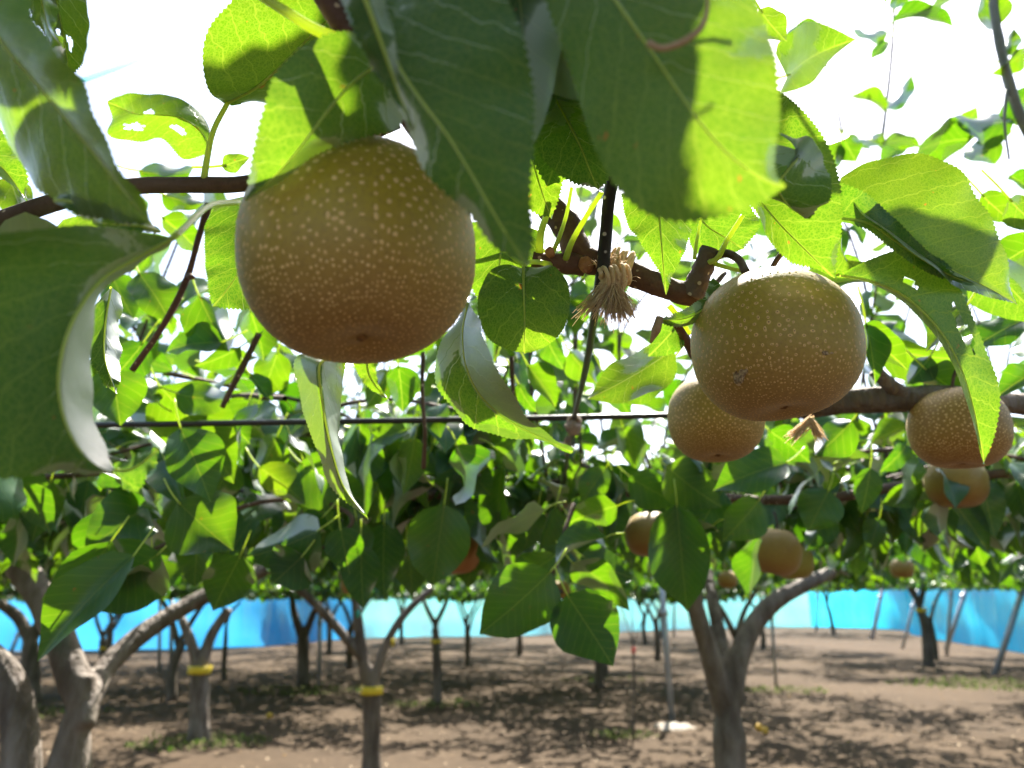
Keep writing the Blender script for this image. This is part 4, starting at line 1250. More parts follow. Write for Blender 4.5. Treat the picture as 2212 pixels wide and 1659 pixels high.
OL = {  # (base x,y, tip x,y, depth, tilt, fold, droop, wide, dd, flip)
    b1: [(385, 1085, 505, 1190, .95, .2, -.5, .6, 1.5, 0, 1), (390, 925, 455, 1085, .95, .3, .3, .3, 1.05, 0, 0), (345, 835, 505, 1045, 1.0, .3, .3, .9, .9, .05, 1),
         (60, 1095, 30, 1225, 1.2, .8, .2, .3, .9, 0, 1), (30, 1060, 30, 1150, 1.25, .3, .2, .4, 1.1, 0, 1), (110, 1040, 70, 1170, 1.2, .2, .3, .5, .9, 0, 1), (250, 1100, 190, 1270, 1.1, .5, .3, .4, .9, 0, 0),
         (260, 1040, 350, 1120, 1.1, .4, .3, .3, .9, 0, 1), (400, 1030, 310, 1160, 1.2, .6, .3, .4, .8, 0, 1), (500, 1000, 450, 1130, 1.2, -.6, .3, .6, 1, 0, 1), (560, 1010, 660, 1090, 1.1, .3, .2, .7, .9, 0, 1),
         (600, 940, 545, 1040, 1.2, .4, .2, .5, 1, 0, 1), (240, 1170, 90, 1330, .95, .5, .4, .5, .9, 0, 0), (330, 1120, 300, 1260, 1.2, .9, .2, .4, 1, 0, 1),
         (150, 1060, 200, 1150, 1.3, .9, .2, .4, 1, 0, 1), (650, 1000, 800, 1090, 1.15, .3, .5, .4, 1.1, 0, 0)],
    b1c: [(345, 1195, 170, 1320, 1.0, .15, .2, .3, 1.2, 0, 1), (290, 1200, 80, 1430, .90, .5, .5, .5, .75, -.05, 0), (330, 1200, 345, 1290, 1.05, 1.0, .3, .3, .9, 0, 1), (520, 1200, 460, 1320, 1.1, .2, .25, .3, 1.2, 0, 1),
          (430, 1160, 420, 1270, 1.2, .4, .3, .3, 1.1, 0, 0), (470, 1170, 440, 1260, 1.25, .3, .3, .3, 1.2, 0, 1)],
    b1b: [(690, 1145, 530, 1205, 1.05, .3, .3, .8, 1.2, 0, 1), (655, 1200, 590, 1260, 1.05, .1, .1, .2, 1.9, 0, 1), (735, 1140, 755, 1240, 1.05, .1, .2, .2, 1.2, 0, 1), (700, 1115, 640, 1160, 1.1, .4, .2, .4, 1.3, 0, 1),
          (770, 1120, 800, 1220, 1.2, .6, .2, .3, 1.1, 0, 0), (780, 1180, 785, 1315, 1.1, .3, .3, .2, .95, 0, 1), (830, 1130, 830, 1290, 1.2, .3, .3, .3, .9, 0, 1)],
    b2: [(850, 930, 850, 1130, 1.3, .35, .3, .5, .8, 0, 0), (655, 995, 720, 1150, 1.2, .6, .5, .4, .8, 0, 0), (930, 975, 880, 1080, 1.3, .4, .4, .3, 1, 0, 0), (990, 1040, 920, 1165, 1.2, .5, .4, .4, .9, 0, 0),
         (960, 1090, 935, 1265, 1.1, .05, .35, .3, 1.25, 0, 0), (1000, 990, 1060, 1070, 1.2, .3, .2, .4, 1.2, 0, 0), (1085, 1010, 1080, 1170, 1.3, .6, .3, .4, .9, 0, 0), (1070, 1100, 1110, 1260, 1.3, .8, .3, .3, .8, 0, 1),
         (1160, 1100, 1130, 1190, 1.35, .5, .3, .2, 1.1, 0, 0), (1200, 1095, 1165, 1190, 1.3, .5, .4, .2, 1.1, 0, 0), (1310, 1010, 1255, 1090, 1.3, .3, .4, .4, 1, 0, 0), (1340, 1060, 1330, 1190, 1.35, .6, .3, .4, .9, 0, 1),
         (1360, 1030, 1470, 1090, 1.3, .3, .4, .5, 1, 0, 0), (770, 1060, 830, 1120, 1.4, .7, .3, .4, 1, 0, 0), (880, 1180, 890, 1290, 1.35, .5, .3, .3, 1.1, 0, 1), (1020, 1180, 1010, 1270, 1.5, .5, .3, .3, 1.1, 0, 1),
         (1100, 1070, 1160, 1110, 1.5, .3, .2, .2, 1.3, 0, 1), (1140, 980, 1190, 1040, 1.5, .5, .2, .3, 1, 0, 1)],
    b2b: [(1190, 1235, 1035, 1370, .98, .35, .4, .4, 1.1, 0, 0), (1225, 1285, 1325, 1440, .96, .1, .25, .25, 1.2, 0, 1), (1235, 1215, 1360, 1320, 1.05, .7, .3, .8, .8, 0, 1), (1200, 1200, 1075, 1265, 1.1, .6, .3, .5, 1.0, 0, 0), (1255, 1200, 1370, 1250, 1.15, .3, .3, .5, 1, 0, 1), (1240, 1130, 1320, 1200, 1.2, .5, .3, .3, 1, 0, 1)],
    b3: [(1880, 600, 1700, 640, .65, .8, .3, .3, .9, 0, 0), (1850, 715, 1960, 800, .75, .5, .4, .6, .9, 0, 1), (1870, 700, 1890, 830, .75, .6, .5, .3, .8, 0, 0), (2010, 770, 1960, 830, .8, .4, .3, .3, 1.2, 0, 1), (2000, 800, 2080, 860, .8, .4, .3, .3, 1.2, 0, 1),
         (1900, 745, 2090, 770, .85, .6, .4, .8, .8, 0, 0), (2130, 560, 2260, 700, .7, .4, .3, .3, 1.1, 0, 1), (2090, 660, 2000, 760, .62, .7, .4, .3, .8, 0, 0), (2212, 690, 2090, 760, .8, .6, .4, .3, .8, 0, 0), (2180, 430, 2260, 500, .7, .5, .3, .5, 1, 0, 1),
         (2120, 420, 2190, 480, .75, .4, .2, .4, 1, 0, 1), (2250, 520, 2140, 590, .8, .4, .2, .6, 1, 0, 1), (2240, 800, 2150, 860, .8, .4, .3, .4, 1, 0, 0), (1455, 755, 1268, 862, .62, .6, .35, .4, .85, 0, 1), (1460, 705, 1400, 770, .58, .3, .3, .6, 1.2, 0, 0),
         (1440, 790, 1330, 870, .7, .5, .4, .3, .9, 0, 1)],
    b3b: [(1840, 910, 1760, 985, 1.0, .3, .3, .5, 1.2, 0, 1), (1700, 1000, 1540, 1060, 1.0, .4, .5, .6, .9, 0, 0), (1880, 1010, 1860, 1110, 1.1, .3, .3, .4, .8, 0, 0), (1790, 1060, 1745, 1150, 1.2, .1, .3, .3, 1.4, 0, 0), (1640, 1080, 1560, 1170, 1.15, .3, .4, .3, 1.2, 0, 0),
          (1560, 1060, 1500, 1160, 1.2, .2, .4, .3, 1.1, 0, 0), (1462, 1090, 1485, 1322, 1.15, .12, .35, .25, .98, 0, 0), (1640, 1160, 1620, 1300, 1.25, .9, .3, .2, .9, 0, 1), (1790, 1110, 1740, 1190, 1.3, .5, .3, .3, 1.1, 0, 1), (1900, 1120, 1880, 1190, 1.5, .4, .3, .3, 1.1, 0, 0),
          (1990, 1040, 1900, 1090, 1.3, .5, .3, .4, .9, 0, 0), (2150, 1060, 2160, 1150, 1.4, .8, .3, .3, .9, 0, 1), (2120, 960, 2190, 1070, 1.3, .9, .3, .3, .8, 0, 1), (1960, 960, 1900, 1020, 1.2, .5, .4, .6, .8, 0, 0), (1660, 930, 1750, 1000, 1.1, .4, .2, .5, 1, 0, 1),
          (1960, 920, 1880, 960, 1.1, .5, .2, .5, 1, 0, 1), (1540, 1000, 1640, 1030, 1.3, .5, .2, .5, 1, 0, 1), (2010, 1080, 1985, 1160, 1.4, .6, .2, .5, 1, 0, 1)],
    b4: [(2150, 60, 2120, -30, 1.2, .4, .2, .4, 1.1, 0, 1), (2165, 120, 2190, 60, 1.2, .7, .2, .4, 1.1, 0, 1), (2190, 260, 2060, 250, 1.2, .9, .2, .7, 1.1, 0, 1), (2195, 270, 2230, 180, 1.2, .6, .2, .7, 1.1, 0, 1), (2100, 300, 1980, 330, 1.25, .6, .2, .9, 1.1, 0, 1),
         (2160, 300, 2080, 340, 1.25, .6, .2, .9, 1.1, 0, 1), (2080, 300, 2110, 230, 1.3, .5, .2, .3, 1.1, 0, 1), (2180, 380, 2240, 420, 1.3, .6, .2, .5, 1, 0, 1), (2215, 110, 2140, 160, 1.2, .8, .2, .4, .9, 0, 0)],
    b5: [(1914, 240, 1830, 210, 1.7, 1.0, .2, .9, .9, 0, 1), (1914, 235, 1970, 160, 1.7, .8, .3, .9, .8, 0, 1), (1910, 290, 1850, 310, 1.6, .8, .2, .8, .9, 0, 1), (1905, 310, 1990, 320, 1.6, .9, .2, 1.0, .9, 0, 1), (1918, 70, 1840, 60, 1.6, 1.1, .2, 1.0, .9, 0, 1),
         (1925, 50, 2060, 60, 1.3, 1.1, .2, 1.0, .8, 0, 1), (1918, 90, 1880, 130, 1.6, .5, .3, .2, .8, 0, 0), (1930, 20, 1960, -40, 1.4, .4, .3, .2, .8, 0, 1), (2010, 20, 2090, -20, 1.4, .8, .3, .5, .8, 0, 1), (1960, 300, 1900, 360, 1.7, .5, .3, .4, .9, 0, 0)],
    b6: [(1700, 165, 1850, 85, .70, .5, .45, .9, 1.1, .02, 1), (1822, 300, 1850, 350, 1.2, .2, .2, .2, 1.6, 0, 1), (1815, 310, 1790, 370, 1.2, .4, .2, .2, 1.1, 0, 1), (1780, 60, 1690, 90, 1.0, .6, .2, .4, 1.2, 0, 1), (1640, 20, 1700, 90, .6, .5, .2, .4, 1.1, 0, 1)],
    b7: [(430, 640, 495, 760, .9, .35, .35, .4, 1.4, 0, 1), (540, 670, 570, 780, .95, .4, .3, .5, 1.3, 0, 1), (300, 590, 370, 700, .9, .4, .3, .5, 1.1, 0, 0), (240, 590, 290, 690, .95, .4, .2, .4, 1.1, 0, 1), (350, 640, 270, 600, 1, .4, .2, .4, 1.1, 0, 1), (480, 740, 360, 760, .9, .7, .3, .7, 1.0, 0, 0),
         (520, 750, 420, 790, .95, .6, .3, .5, .8, 0, 0), (600, 760, 560, 860, 1, .4, .3, .4, 1.2, 0, 1), (540, 810, 590, 870, 1, .5, .4, .2, .9, 0, 0), (380, 850, 500, 860, 1, .5, .3, .8, 1, 0, 1), (240, 800, 260, 920, .9, .2, .3, .4, 1.5, 0, 0), (310, 740, 240, 820, .95, .4, .3, .4, 1.2, 0, 0), (340, 870, 290, 800, 1, .6, .2, .3, 1.2, 0, 1),
         (470, 890, 540, 960, 1.1, .5, .3, .4, 1, 0, 1), (350, 420, 440, 440, .75, .7, .2, .5, .9, 0, 1), (300, 370, 420, 360, .85, .8, .2, .9, .9, 0, 1), (350, 470, 430, 545, .85, .6, .2, .5, 1.0, 0, 1), (20, 380, 60, 480, .7, .5, .2, .5, 1.1, 0, 1), (10, 300, 40, 350, .7, .5, .2, .5, 1.1, 0, 1), (480, 360, 540, 340, .6, .5, .2, .2, 1, 0, 0)],
    b8: [(860, 790, 870, 890, .9, .3, .3, .4, 1.2, 0, 1), (840, 800, 790, 880, 1, .5, .3, .4, 1.1, 0, 1), (1140, 790, 1200, 880, 1, .4, .4, .6, 1, 0, 0), (1120, 830, 1160, 890, 1, .8, .4, .6, 1, 0, 0), (1060, 800, 1020, 870, 1.1, .5, .3, .5, 1, 0, 1), (880, 930, 800, 960, 1.1, .6, .3, .5, 1, 0, 0), (930, 920, 1010, 960, 1.1, .6, .3, .5, 1, 0, 1),
         (1230, 760, 1290, 830, 1, .3, .3, .4, 1.1, 0, 1), (1300, 800, 1360, 900, 1.1, .4, .3, .4, 1.1, 0, 1), (1180, 730, 1220, 800, 1, .6, .3, .4, 1.1, 0, 0)],
}
for t_, L_ in OL.items():
    for (bx, by, tx, ty, d, ti, fo, dr, wi, dd, fl) in L_:
        s_ = rng.choice([-1, 1])
        outline_leaf(t_, bx, by, tx, ty, d, ti * s_, fo, dr, wi, dd, flip=bool(fl))

# ------------------------------------------------------------------ the canopy on the trellis
def keep(p, dmin=.85):
    """no stray leaf close to the lens, none lower than the leaves hang"""
    x, y, d = proj(p)
    if d < dmin and -300 < x < 2500 and y > -120:
        return False
    if d > 0 and x < 1000 and y < 420 + 60 * math.sin(x * .02):
        return False
    return True


def make_canopy(t, area, n_lat, n_up, size=.105, max_obj=300, zlo=None, far=False, mat=M_LEAF_FAR):
    """laterals lying on the wires and upright shoots; leaves nearest to the camera are objects of their own"""
    x0, x1, y0, y1 = area
    zlo = zlo or WZ
    items, tw = [], []
    for i in range(n_lat):
        for _ in range(4):
            c = np.array([rng.uniform(x0, x1), rng.uniform(y0, y1), zlo + rng.uniform(-.05, .12)])
            if math.sin(2.3 * c[0] + .7) * math.sin(1.9 * c[1] + 1.1) > rng.uniform(-.75, .35):
                break
        az = rng.uniform(0, 6.28)
        d = np.array([math.cos(az), math.sin(az), rng.uniform(-.15, .12)])
        L = rng.uniform(.35, .8)
        p = [c - d * L / 2, c + np.array([rng.uniform(-.05, .05), rng.uniform(-.05, .05), .03]), c + d * L / 2]
        q = curve(p, 8)
        tw.append((q, .0045))
        items += leaves_along(q, .075, size, (-1.35, -.15), per=2, jitter=.03)
    for i in range(n_up):
        c = np.array([rng.uniform(x0, x1), rng.uniform(y0, y1), zlo])
        H = rng.uniform(.35, .95)
        q = curve([c, c + np.array([rng.uniform(-.08, .08), rng.uniform(-.08, .08), H * .5]), c + np.array([rng.uniform(-.2, .2), rng.uniform(-.2, .2), H])], 8)
        tw.append((q, .004))
        items += leaves_along(q, .055, size * .95, (-.9, .5), per=1, jitter=.01)
    items = [it for it in items if keep(it[0])]
    vis = []
    for it in items:
        x, y, d = proj(it[0])
        vis.append(d if (d > 0 and -150 < x < 2360 and -150 < y < 1700) else 1e3 + abs(d))
    order = np.argsort(vis)
    nobj = min(max_obj, int(np.sum(np.array(vis) < 1e3)))
    for i in order[:nobj]:
        put_leaf(t, *items[i])
    joined_leaves('foliage', [items[i] for i in order[nobj:]], t, mat)
    for q, r in tw:
        if not far:
            if all(keep(p_, .9) for p_ in q):
                V, Fc = tube(q, [r, r * .6], 5, cap=False)
                part('twig', V, Fc, M_TWIG, t)
    return len(items)


NL = 0
NL += make_canopy(b1, (-1.6, .1, 1.15, 2.1), 36, 30)
NL += make_canopy(b2, (-.4, 1.1, 1.45, 2.5), 46, 30)
NL += make_canopy(b3b, (.7, 2.3, 1.2, 2.4), 38, 26)
NL += make_canopy(T1[0], (-3.4, -.2, 1.9, 4.6), 190, 70)
NL += make_canopy(T8[0], (-.2, 3.6, 2.4, 5.4), 230, 60)
NL += make_canopy(T3[0], (-3.2, .6, 4.4, 7.8), 200, 30, size=.115)
NL += make_canopy(T2[0], (-7.0, -2.4, 4.0, 9.8), 320, 36, size=.115)
NL += make_canopy(T5[0], (.3, 6.2, 5.2, 10.2), 360, 40, size=.12, zlo=WZ + .12)

# far crowns share one mesh
def crown_mesh():
    items = []
    for i in range(430):
        for _ in range(4):
            c = np.array([rng.uniform(-2.6, 2.6), rng.uniform(-2.6, 2.6), 0])
            if math.sin(2.1 * c[0] + .7) * math.sin(1.9 * c[1] + 1.1) > rng.uniform(-.75, .35):
                break
        c = np.array([c[0], c[1], rng.choice([rng.uniform(.0, .25), rng.uniform(-.12, .15)])])
        az = rng.uniform(0, 6.28)
        d = np.array([math.cos(az), math.sin(az), 0]) * .4
        items += leaves_along(curve([c - d, c, c + d], 4), .11, .125, (-1.1, .1), per=2, jitter=.04)
    for i in range(22):
        c = np.array([rng.uniform(-2.6, 2.6), rng.uniform(-2.6, 2.6), 0])
        items += leaves_along(curve([c, c + np.array([rng.uniform(-.1, .1), rng.uniform(-.1, .1), rng.uniform(.4, .9)])], 4), .08, .12, (-.9, .5))
    o = joined_leaves('crown', items, None, M_LEAF_FAR)
    me = o.data
    me.transform(Matrix.Translation(o.location))
    bpy.data.objects.remove(o)
    return me


CROWN = crown_mesh()


def add_crown(t, base, rz, zz=WZ - .06, off=(0, 0)):
    o = link('crown', CROWN, t, (off[0], off[1], zz - base[2] + rng.uniform(-.05, .10) + (.17 if base[0] > 2.0 else 0)), kind='stuff')
    o.rotation_euler = (rng.uniform(-.02, .02), rng.uniform(-.02, .02), rz)


for k, (tt, base, _) in enumerate((T5, T4, T6, T7, T9, T12, T13, T15, T10, T14)):
    add_crown(tt, base, k * 1.1)
# trees farther off or beside the view, so that the roof of leaves goes on to the net
extra = [(-11, 12.5), (-8.5, 17), (-3.5, 17.5), (1.5, 14), (3.5, 12.5), (3.6, 20), (9.2, 11), (7.5, 24), (-14, 18.5), (0.2, 22), (-5, 22), (12.5, 15.5), (-5.2, 12.5), (4.5, 27), (-1.5, 27), (10.5, 20), (5.6, 30), (-6.0, .2), (6.2, .2), (-7.5, 5), (8.5, 5.5)]
names = ['leafy tree crown over the far left corner by the net', 'pear tree before the deep blue net, second row from left', 'pear tree far back between the mossy tree and net', 'pear tree with hidden fork above the centre ground',
         'pear tree behind the three-limbed tree, right of the sapling', 'far pear tree before the palest net', 'pear tree crown above the right-hand brace', 'far pear tree at the net corner', 'pear tree at far left touching the blue net',
         'far thin pear tree behind the round hanging leaf', 'far thin pear tree left of the slim trunk', 'pear tree at the right beyond the slanting poles', 'pear tree between the banded tree and the mossy tree',
         'farthest pear tree right of the steel post', 'farthest pear tree at the centre of the net', 'pear tree before the cyan net, behind the curved tree', 'farthest pear tree near the net corner', 'pear tree beside the camera, out to the left', 'pear tree beside the camera, out to the right', 'pear tree beyond the left edge, left of the pale trunk', 'pear tree beyond the right edge, near the brace']
for k, ((x, y), lab) in enumerate(zip(extra, names)):
    base = np.array([x, y, 0.0])
    t = thing('pear_tree', lab, 'tree', base, 'pear trees in the far rows')
    h = rng.uniform(.8, 1.0)
    V, Fc = tube([base - np.array([0, 0, .05]), base + np.array([rng.uniform(-.05, .05), 0, h * .5]), base + np.array([rng.uniform(-.08, .08), 0, h])], [.085, .07, .07], 9, n=8, rough=.1)
    part('trunk', V, Fc, M_BARK_DARK, t)
    for s_ in (-1, 1):
        V, Fc = tube([base + np.array([0, 0, h - .06]), base + np.array([s_ * .18, .05, h + .35]), base + np.array([s_ * .5, .1 * s_, WZ - .02])], [.05, .04, .03], 7, n=8, rough=.1)
        part('limb', V, Fc, M_BARK_DARK, t)
    add_crown(t, base, k * .9 + .4)

# unseen leaves added above the picture to shade the fruit and the near leaves
SHADE = [(767, 380, .31), (700, 480, .29), (850, 500, .29), (767, 620, .28), (640, 560, .30), (900, 640, .30), (1000, 300, .222), (900, 60, .232), (1080, 60, .22), (1080, 250, .22), (960, 200, .226), (1090, 430, .223),
         (1400, 150, .22), (1300, -20, .226), (1330, 250, .223), (1420, 330, .22), (1480, 430, .22), (1500, 200, .218), (1380, 400, .222), (1250, 60, .23), (1470, 20, .222),
         (150, 220, .24), (60, 90, .25), (210, 340, .24), (250, 430, .25), (130, 330, .26), (0, 30, .25),
         (60, 640, .25), (60, 780, .238), (60, 920, .24), (-60, 700, .24), (200, 550, .26), (-80, 860, .24), (170, 720, .26),
         (760, 200, .28), (820, 180, .285), (760, 120, .28), (800, 270, .285), (560, 150, .41), (600, 180, .42), (680, 140, .42), (120, 60, .40), (160, 120, .40),
         (1730, 350, .352), (1720, 420, .352), (1690, 540, .392), (2100, 560, .42), (2020, 520, .42), (2150, 590, .42), (1950, 500, .42), (1950, 580, .41), (2030, 620, .40), (2070, 680, .40), (2100, 780, .395),
         (1090, 610, .435), (1180, 620, .435), (1200, 690, .43), (1672, 600, .43), (1600, 640, .42), (1740, 640, .42), (1430, 500, .45), (1440, 570, .45), (500, 530, .44), (520, 610, .445), (1060, 800, .385), (1030, 720, .39),
         (1240, 330, .39), (1280, 260, .39), (1180, 120, .34), (1180, 330, .44), (1280, 160, .44), (700, 800, .385), (690, 870, .385), (1320, 600, .47), (1230, 500, .48), (1450, 620, .475), (860, 400, .30), (560, 450, .31), (980, 560, .31),
         (150, 503, .26), (0, 506, .25), (250, 505, .265), (200, 650, .28), (195, 760, .28), (1020, 690, .40), (1060, 760, .385), (1090, 830, .38), (870, 250, .232), (900, 330, .232), (800, 130, .232), (940, 400, .231), (760, 60, .235),
         (1700, 330, .355), (1760, 320, .355), (1560, 300, .216), (1520, 380, .218), (1560, 410, .217), (1545, 230, .218), (1530, 450, .219), (1620, 590, .42), (1670, 580, .43), (1720, 585, .43), (1400, 60, .222), (1900, 570, .415), (1980, 560, .408), (2040, 600, .405), (2060, 640, .402), (2120, 800, .395), (2130, 880, .39), (2110, 930, .39), (1900, 600, .41),
         (500, 180, .41), (540, 205, .415), (475, 130, .40), (1640, 590, .43), (1700, 590, .43), (1670, 600, .44), (110, 130, .24), (180, 250, .238), (100, 230, .25), (1330, 150, .224), (1440, 250, .219)]
LIT = [(600, 220, .262), (570, 330, .265), (630, 170, .262), (650, 300, .262), (570, 400, .266), (1650, 200, .219), (1640, 330, .216), (1630, 120, .22), (1630, 430, .217), (1665, 270, .217), (1610, 20, .222), (1655, 380, .216), (1640, 270, .217), (1625, 340, .216), (1672, 200, .218), (1660, 330, .216), (1090, 720, .43), (1110, 740, .43),
       (15, 300, .28), (1660, 120, .22), (1650, 50, .222), (520, 60, .392), (600, 20, .39), (470, 60, .39), (1770, 330, .39), (1800, 450, .386), (1900, 400, .43), (2000, 400, .422), (2060, 440, .42), (2175, 600, .42), (1960, 370, .425),
       (1840, 430, .40), (1080, 690, .43), (1130, 720, .43), (1100, 660, .43), (1150, 660, .43), (970, 830, .40), (1010, 890, .40), (1080, 920, .396), (720, 980, .385), (750, 1060, .388), (350, 260, .63), (400, 240, .63), (300, 240, .63),
       (230, 800, .46), (1530, 530, .50)]
SD_, LDA = [at(*p) for p in SHADE], np.array([at(*p) for p in LIT])


def blocks_lit(pos, B, sc):
    """True when the leaf would shade a spot chosen to stay sunlit"""
    g_ = np.array([(u * w_ * sc, (.32 + t_) * sc, 0) for t_, w_ in ((0, .1), (.15, .26), (.35, .36), (.55, .34), (.75, .24), (1, .02)) for u in (-1, -.5, 0, .5, 1)]) @ B.T + pos
    r_ = g_[None] - LDA[:, None]
    al = r_ @ SDIR
    dd = np.linalg.norm(r_ - al[..., None] * SDIR, axis=2)
    return bool(np.any((al > 0) & (dd < .013)))


def overhead():
    placed = 0
    V, Fc = tube([at(640, -90, .30), at(560, -260, .33), at(500, -500, .42), at(520, -900, .60)], [.0046, .006, .007, .008], 9, n=16, rough=.1)
    part('stem', V, Fc, M_BARK_RED, BB)  # unseen stem added to carry the shading leaves
    extra_ = []
    for p in SD_:
        layers = 0
        for tries in range(150):
            tt = .03 + .02 * (tries % 40) + rng.uniform(0, .02) + .12 * layers
            c = p + SDIR * tt
            x, y, d = proj(c)
            if d > .02 and y > -170 * max(1, .35 / d):
                continue
            off = np.array([rng.uniform(-.03, .03) for _ in range(3)])
            c = c + off - SDIR * (off @ SDIR)
            az = rng.uniform(0, 6.28)
            n_ = unit(SDIR + np.array([rng.gauss(0, .3) for _ in range(3)]))
            dv = np.array([math.cos(az), math.sin(az), rng.uniform(-.5, .2)])
            B = frame(dv, n_, 0)
            sc = rng.uniform(.07, .11) if tries < 40 else rng.uniform(.035, .055)
            pos = c - B[:, 1] * sc * .8
            if blocks_lit(pos, B, sc):
                continue
            if layers == 0:
                put_leaf(BB, pos, B, sc, rng.choice(FLATV))  # shading leaf added in the sun's path
                placed += 1
            else:
                extra_.append((pos, B, sc, rng.choice(FLATL)))
            layers += 1
            if layers == 3:
                break
    items = []
    for _ in range(14000):
        c = np.array([rng.uniform(-1.0, 1.1), rng.uniform(-.35, 1.5), rng.uniform(1.86, 2.5)])
        x, y, d = proj(c)
        if d > .02 and y > -150 - 90 / d * .6:
            continue
        az, el = rng.uniform(0, 6.28), rng.uniform(-1.0, .1)
        dv = np.array([math.cos(az) * math.cos(el), math.sin(az) * math.cos(el), math.sin(el)])
        B = frame(dv, (0, 0, 1), rng.gauss(0, .4))
        sc = rng.uniform(.09, .12)
        if blocks_lit(c - B[:, 1] * sc * .32, B, sc):
            continue
        items.append((c, B, sc, rng.choice(FLATL)))
        if len(items) > 1500:
            break
    joined_leaves('foliage', items + [(p_ + B[:, 1] * sc * .32, B, sc, v_) for p_, B, sc, v_ in extra_], BB, M_LEAF_FAR)  # unseen foliage added over the view to deepen the shade
    print('OVERHEAD', placed, len(SD_), len(items), len(extra_))


overhead()


def inside(poly, x, y):
    c = False
    for i in range(len(poly)):
        (x1, y1), (x2, y2) = poly[i], poly[i - 1]
        if (y1 > y) != (y2 > y) and x < (x2 - x1) * (y - y1) / (y2 - y1) + x1:
            c = not c
    return c


def shade_cluster(parent, poly, box, dr, n, seedsize=(.05, .085)):
    """hidden leaves added behind a big leaf to keep light off its back"""
    k = 0
    for _ in range(n * 60):
        px, py, d = rng.uniform(box[0], box[1]), rng.uniform(box[2], box[3]), rng.uniform(*dr)
        sc = rng.uniform(*seedsize)
        az, el = rng.uniform(0, 6.28), rng.uniform(-1.1, .1)
        dv = np.array([math.cos(az) * math.cos(el), math.sin(az) * math.cos(el), math.sin(el)])
        B = frame(dv, unit(np.array([0, 0, 1.0]) + SDIR * .5), rng.gauss(0, .3))
        pos = at(px, py, d)
        pts = [pos + B @ np.array([u * sc, t_ * sc, -.15 * t_ * sc]) for u, t_ in ((0, 0), (0, .3), (-.36, .7), (.36, .7), (-.2, 1.05), (.2, 1.05), (0, 1.35))]
        good = True
        for q in pts:
            x, y, dd = proj(q)
            if dd < dr[0] - .012 or not (y < -12 or inside(poly, x, y)):
                good = False
                break
        if not good or blocks_lit(pos, B, sc):
            continue
        put_leaf(parent, pos, B, sc, rng.choice(FLATV))  # hidden leaf added to block light from behind
        k += 1
        if k >= n:
            break
    print('CLUSTER', k)


POLY_A = [(850, -40), (930, 310), (1020, 430), (1120, 540), (1140, 400), (1165, 235), (1290, 310), (1390, 430), (1480, 450), (1560, 420), (1600, 250), (1570, -40)]
POLY_B = [(-500, 525), (290, 520), (175, 630), (130, 740), (122, 850), (135, 930), (90, 1000), (-500, 1000)]
POLY_C = [(-260, -300), (30, -40), (110, 115), (200, 270), (262, 390), (200, 385), (110, 300), (10, 175), (-160, 0)]
MIDSHADE = [(850, 1030, 1.3), (955, 1180, 1.1), (940, 1130, 1.15), (960, 1080, 1.2), (900, 1020, 1.3), (1090, 1080, 1.3), (1485, 1200, 1.15), (1480, 1260, 1.15), (1540, 1110, 1.15), (1600, 1120, 1.15), (1780, 1100, 1.2), (1870, 1060, 1.1), (1100, 1300, .98),
            (1260, 1340, .96), (200, 1250, .95), (130, 1370, .9), (720, 1060, 1.2), (870, 1080, 1.25), (780, 1080, 1.2), (1020, 1020, 1.2), (1180, 1140, 1.3), (1640, 1030, 1.0), (980, 1130, 1.15), (1500, 1150, 1.15), (820, 1230, 1.15), (1350, 1120, 1.3), (1960, 980, 1.1)]
for p in MIDSHADE:  # leaves added toward the sun to darken the middle-distance leaves
    for t_ in (.09, .18):
        for _ in range(1):
            c = at(*p) + SDIR * (t_ + rng.uniform(0, .05)) + np.array([rng.uniform(-.025, .025) for _ in range(3)])
            az = rng.uniform(0, 6.28)
            B = frame((math.cos(az), math.sin(az), rng.uniform(-.6, .1)), unit(SDIR + np.array([rng.gauss(0, .25) for _ in range(3)])), 0)
            sc = rng.uniform(.09, .115)
            put_leaf(b2 if p[0] < 1430 else b3b, c - B[:, 1] * sc * .8, B, sc, rng.randrange(12))
shade_cluster(BB, POLY_A, (780, 1640, -600, 440), (.26, .50), 170)
shade_cluster(BA, POLY_B, (-400, 250, 520, 950), (.30, .46), 40)
shade_cluster(BA, POLY_C, (-260, 250, -250, 380), (.30, .42), 16, (.04, .06))

# ------------------------------------------------------------------ ground details
def weeds(px, py, rx, n, label):
    g = ground_at(px, py)
    V, Fc, uv, cm, rd = [], [], [], [], []
    for i in range(n // 2):
        a, r = rng.uniform(0, 6.28), rng.uniform(0, 1) ** .6 * rx
        p = g + np.array([math.cos(a) * r, math.sin(a) * r * .7, 0])
        h = rng.uniform(.03, .10)
        d = np.array([rng.uniform(-1, 1), rng.uniform(-1, 1), .5])
        d = unit(d) * h
        s = unit(np.cross(d, (0, 0, 1))) * rng.uniform(.008, .02)
        o = len(V)
        V += [p - s * .4, p + s * .4, p + d * .6 + s, p + d * .6 - s, p + d]
        Fc += [(o, o + 1, o + 2, o + 3), (o + 3, o + 2, o + 4)]
        uv += [(.5, .5)] * 5
        cm += [(1, 1)] * 5
        rd += [rng.random()] * 5
    o = part('weeds', V, Fc, M_WEED, None, uv=uv, cm=cm, rnd=rd, smooth=False, kind='stuff')
    o['label'] = label
    o['category'] = 'weeds'


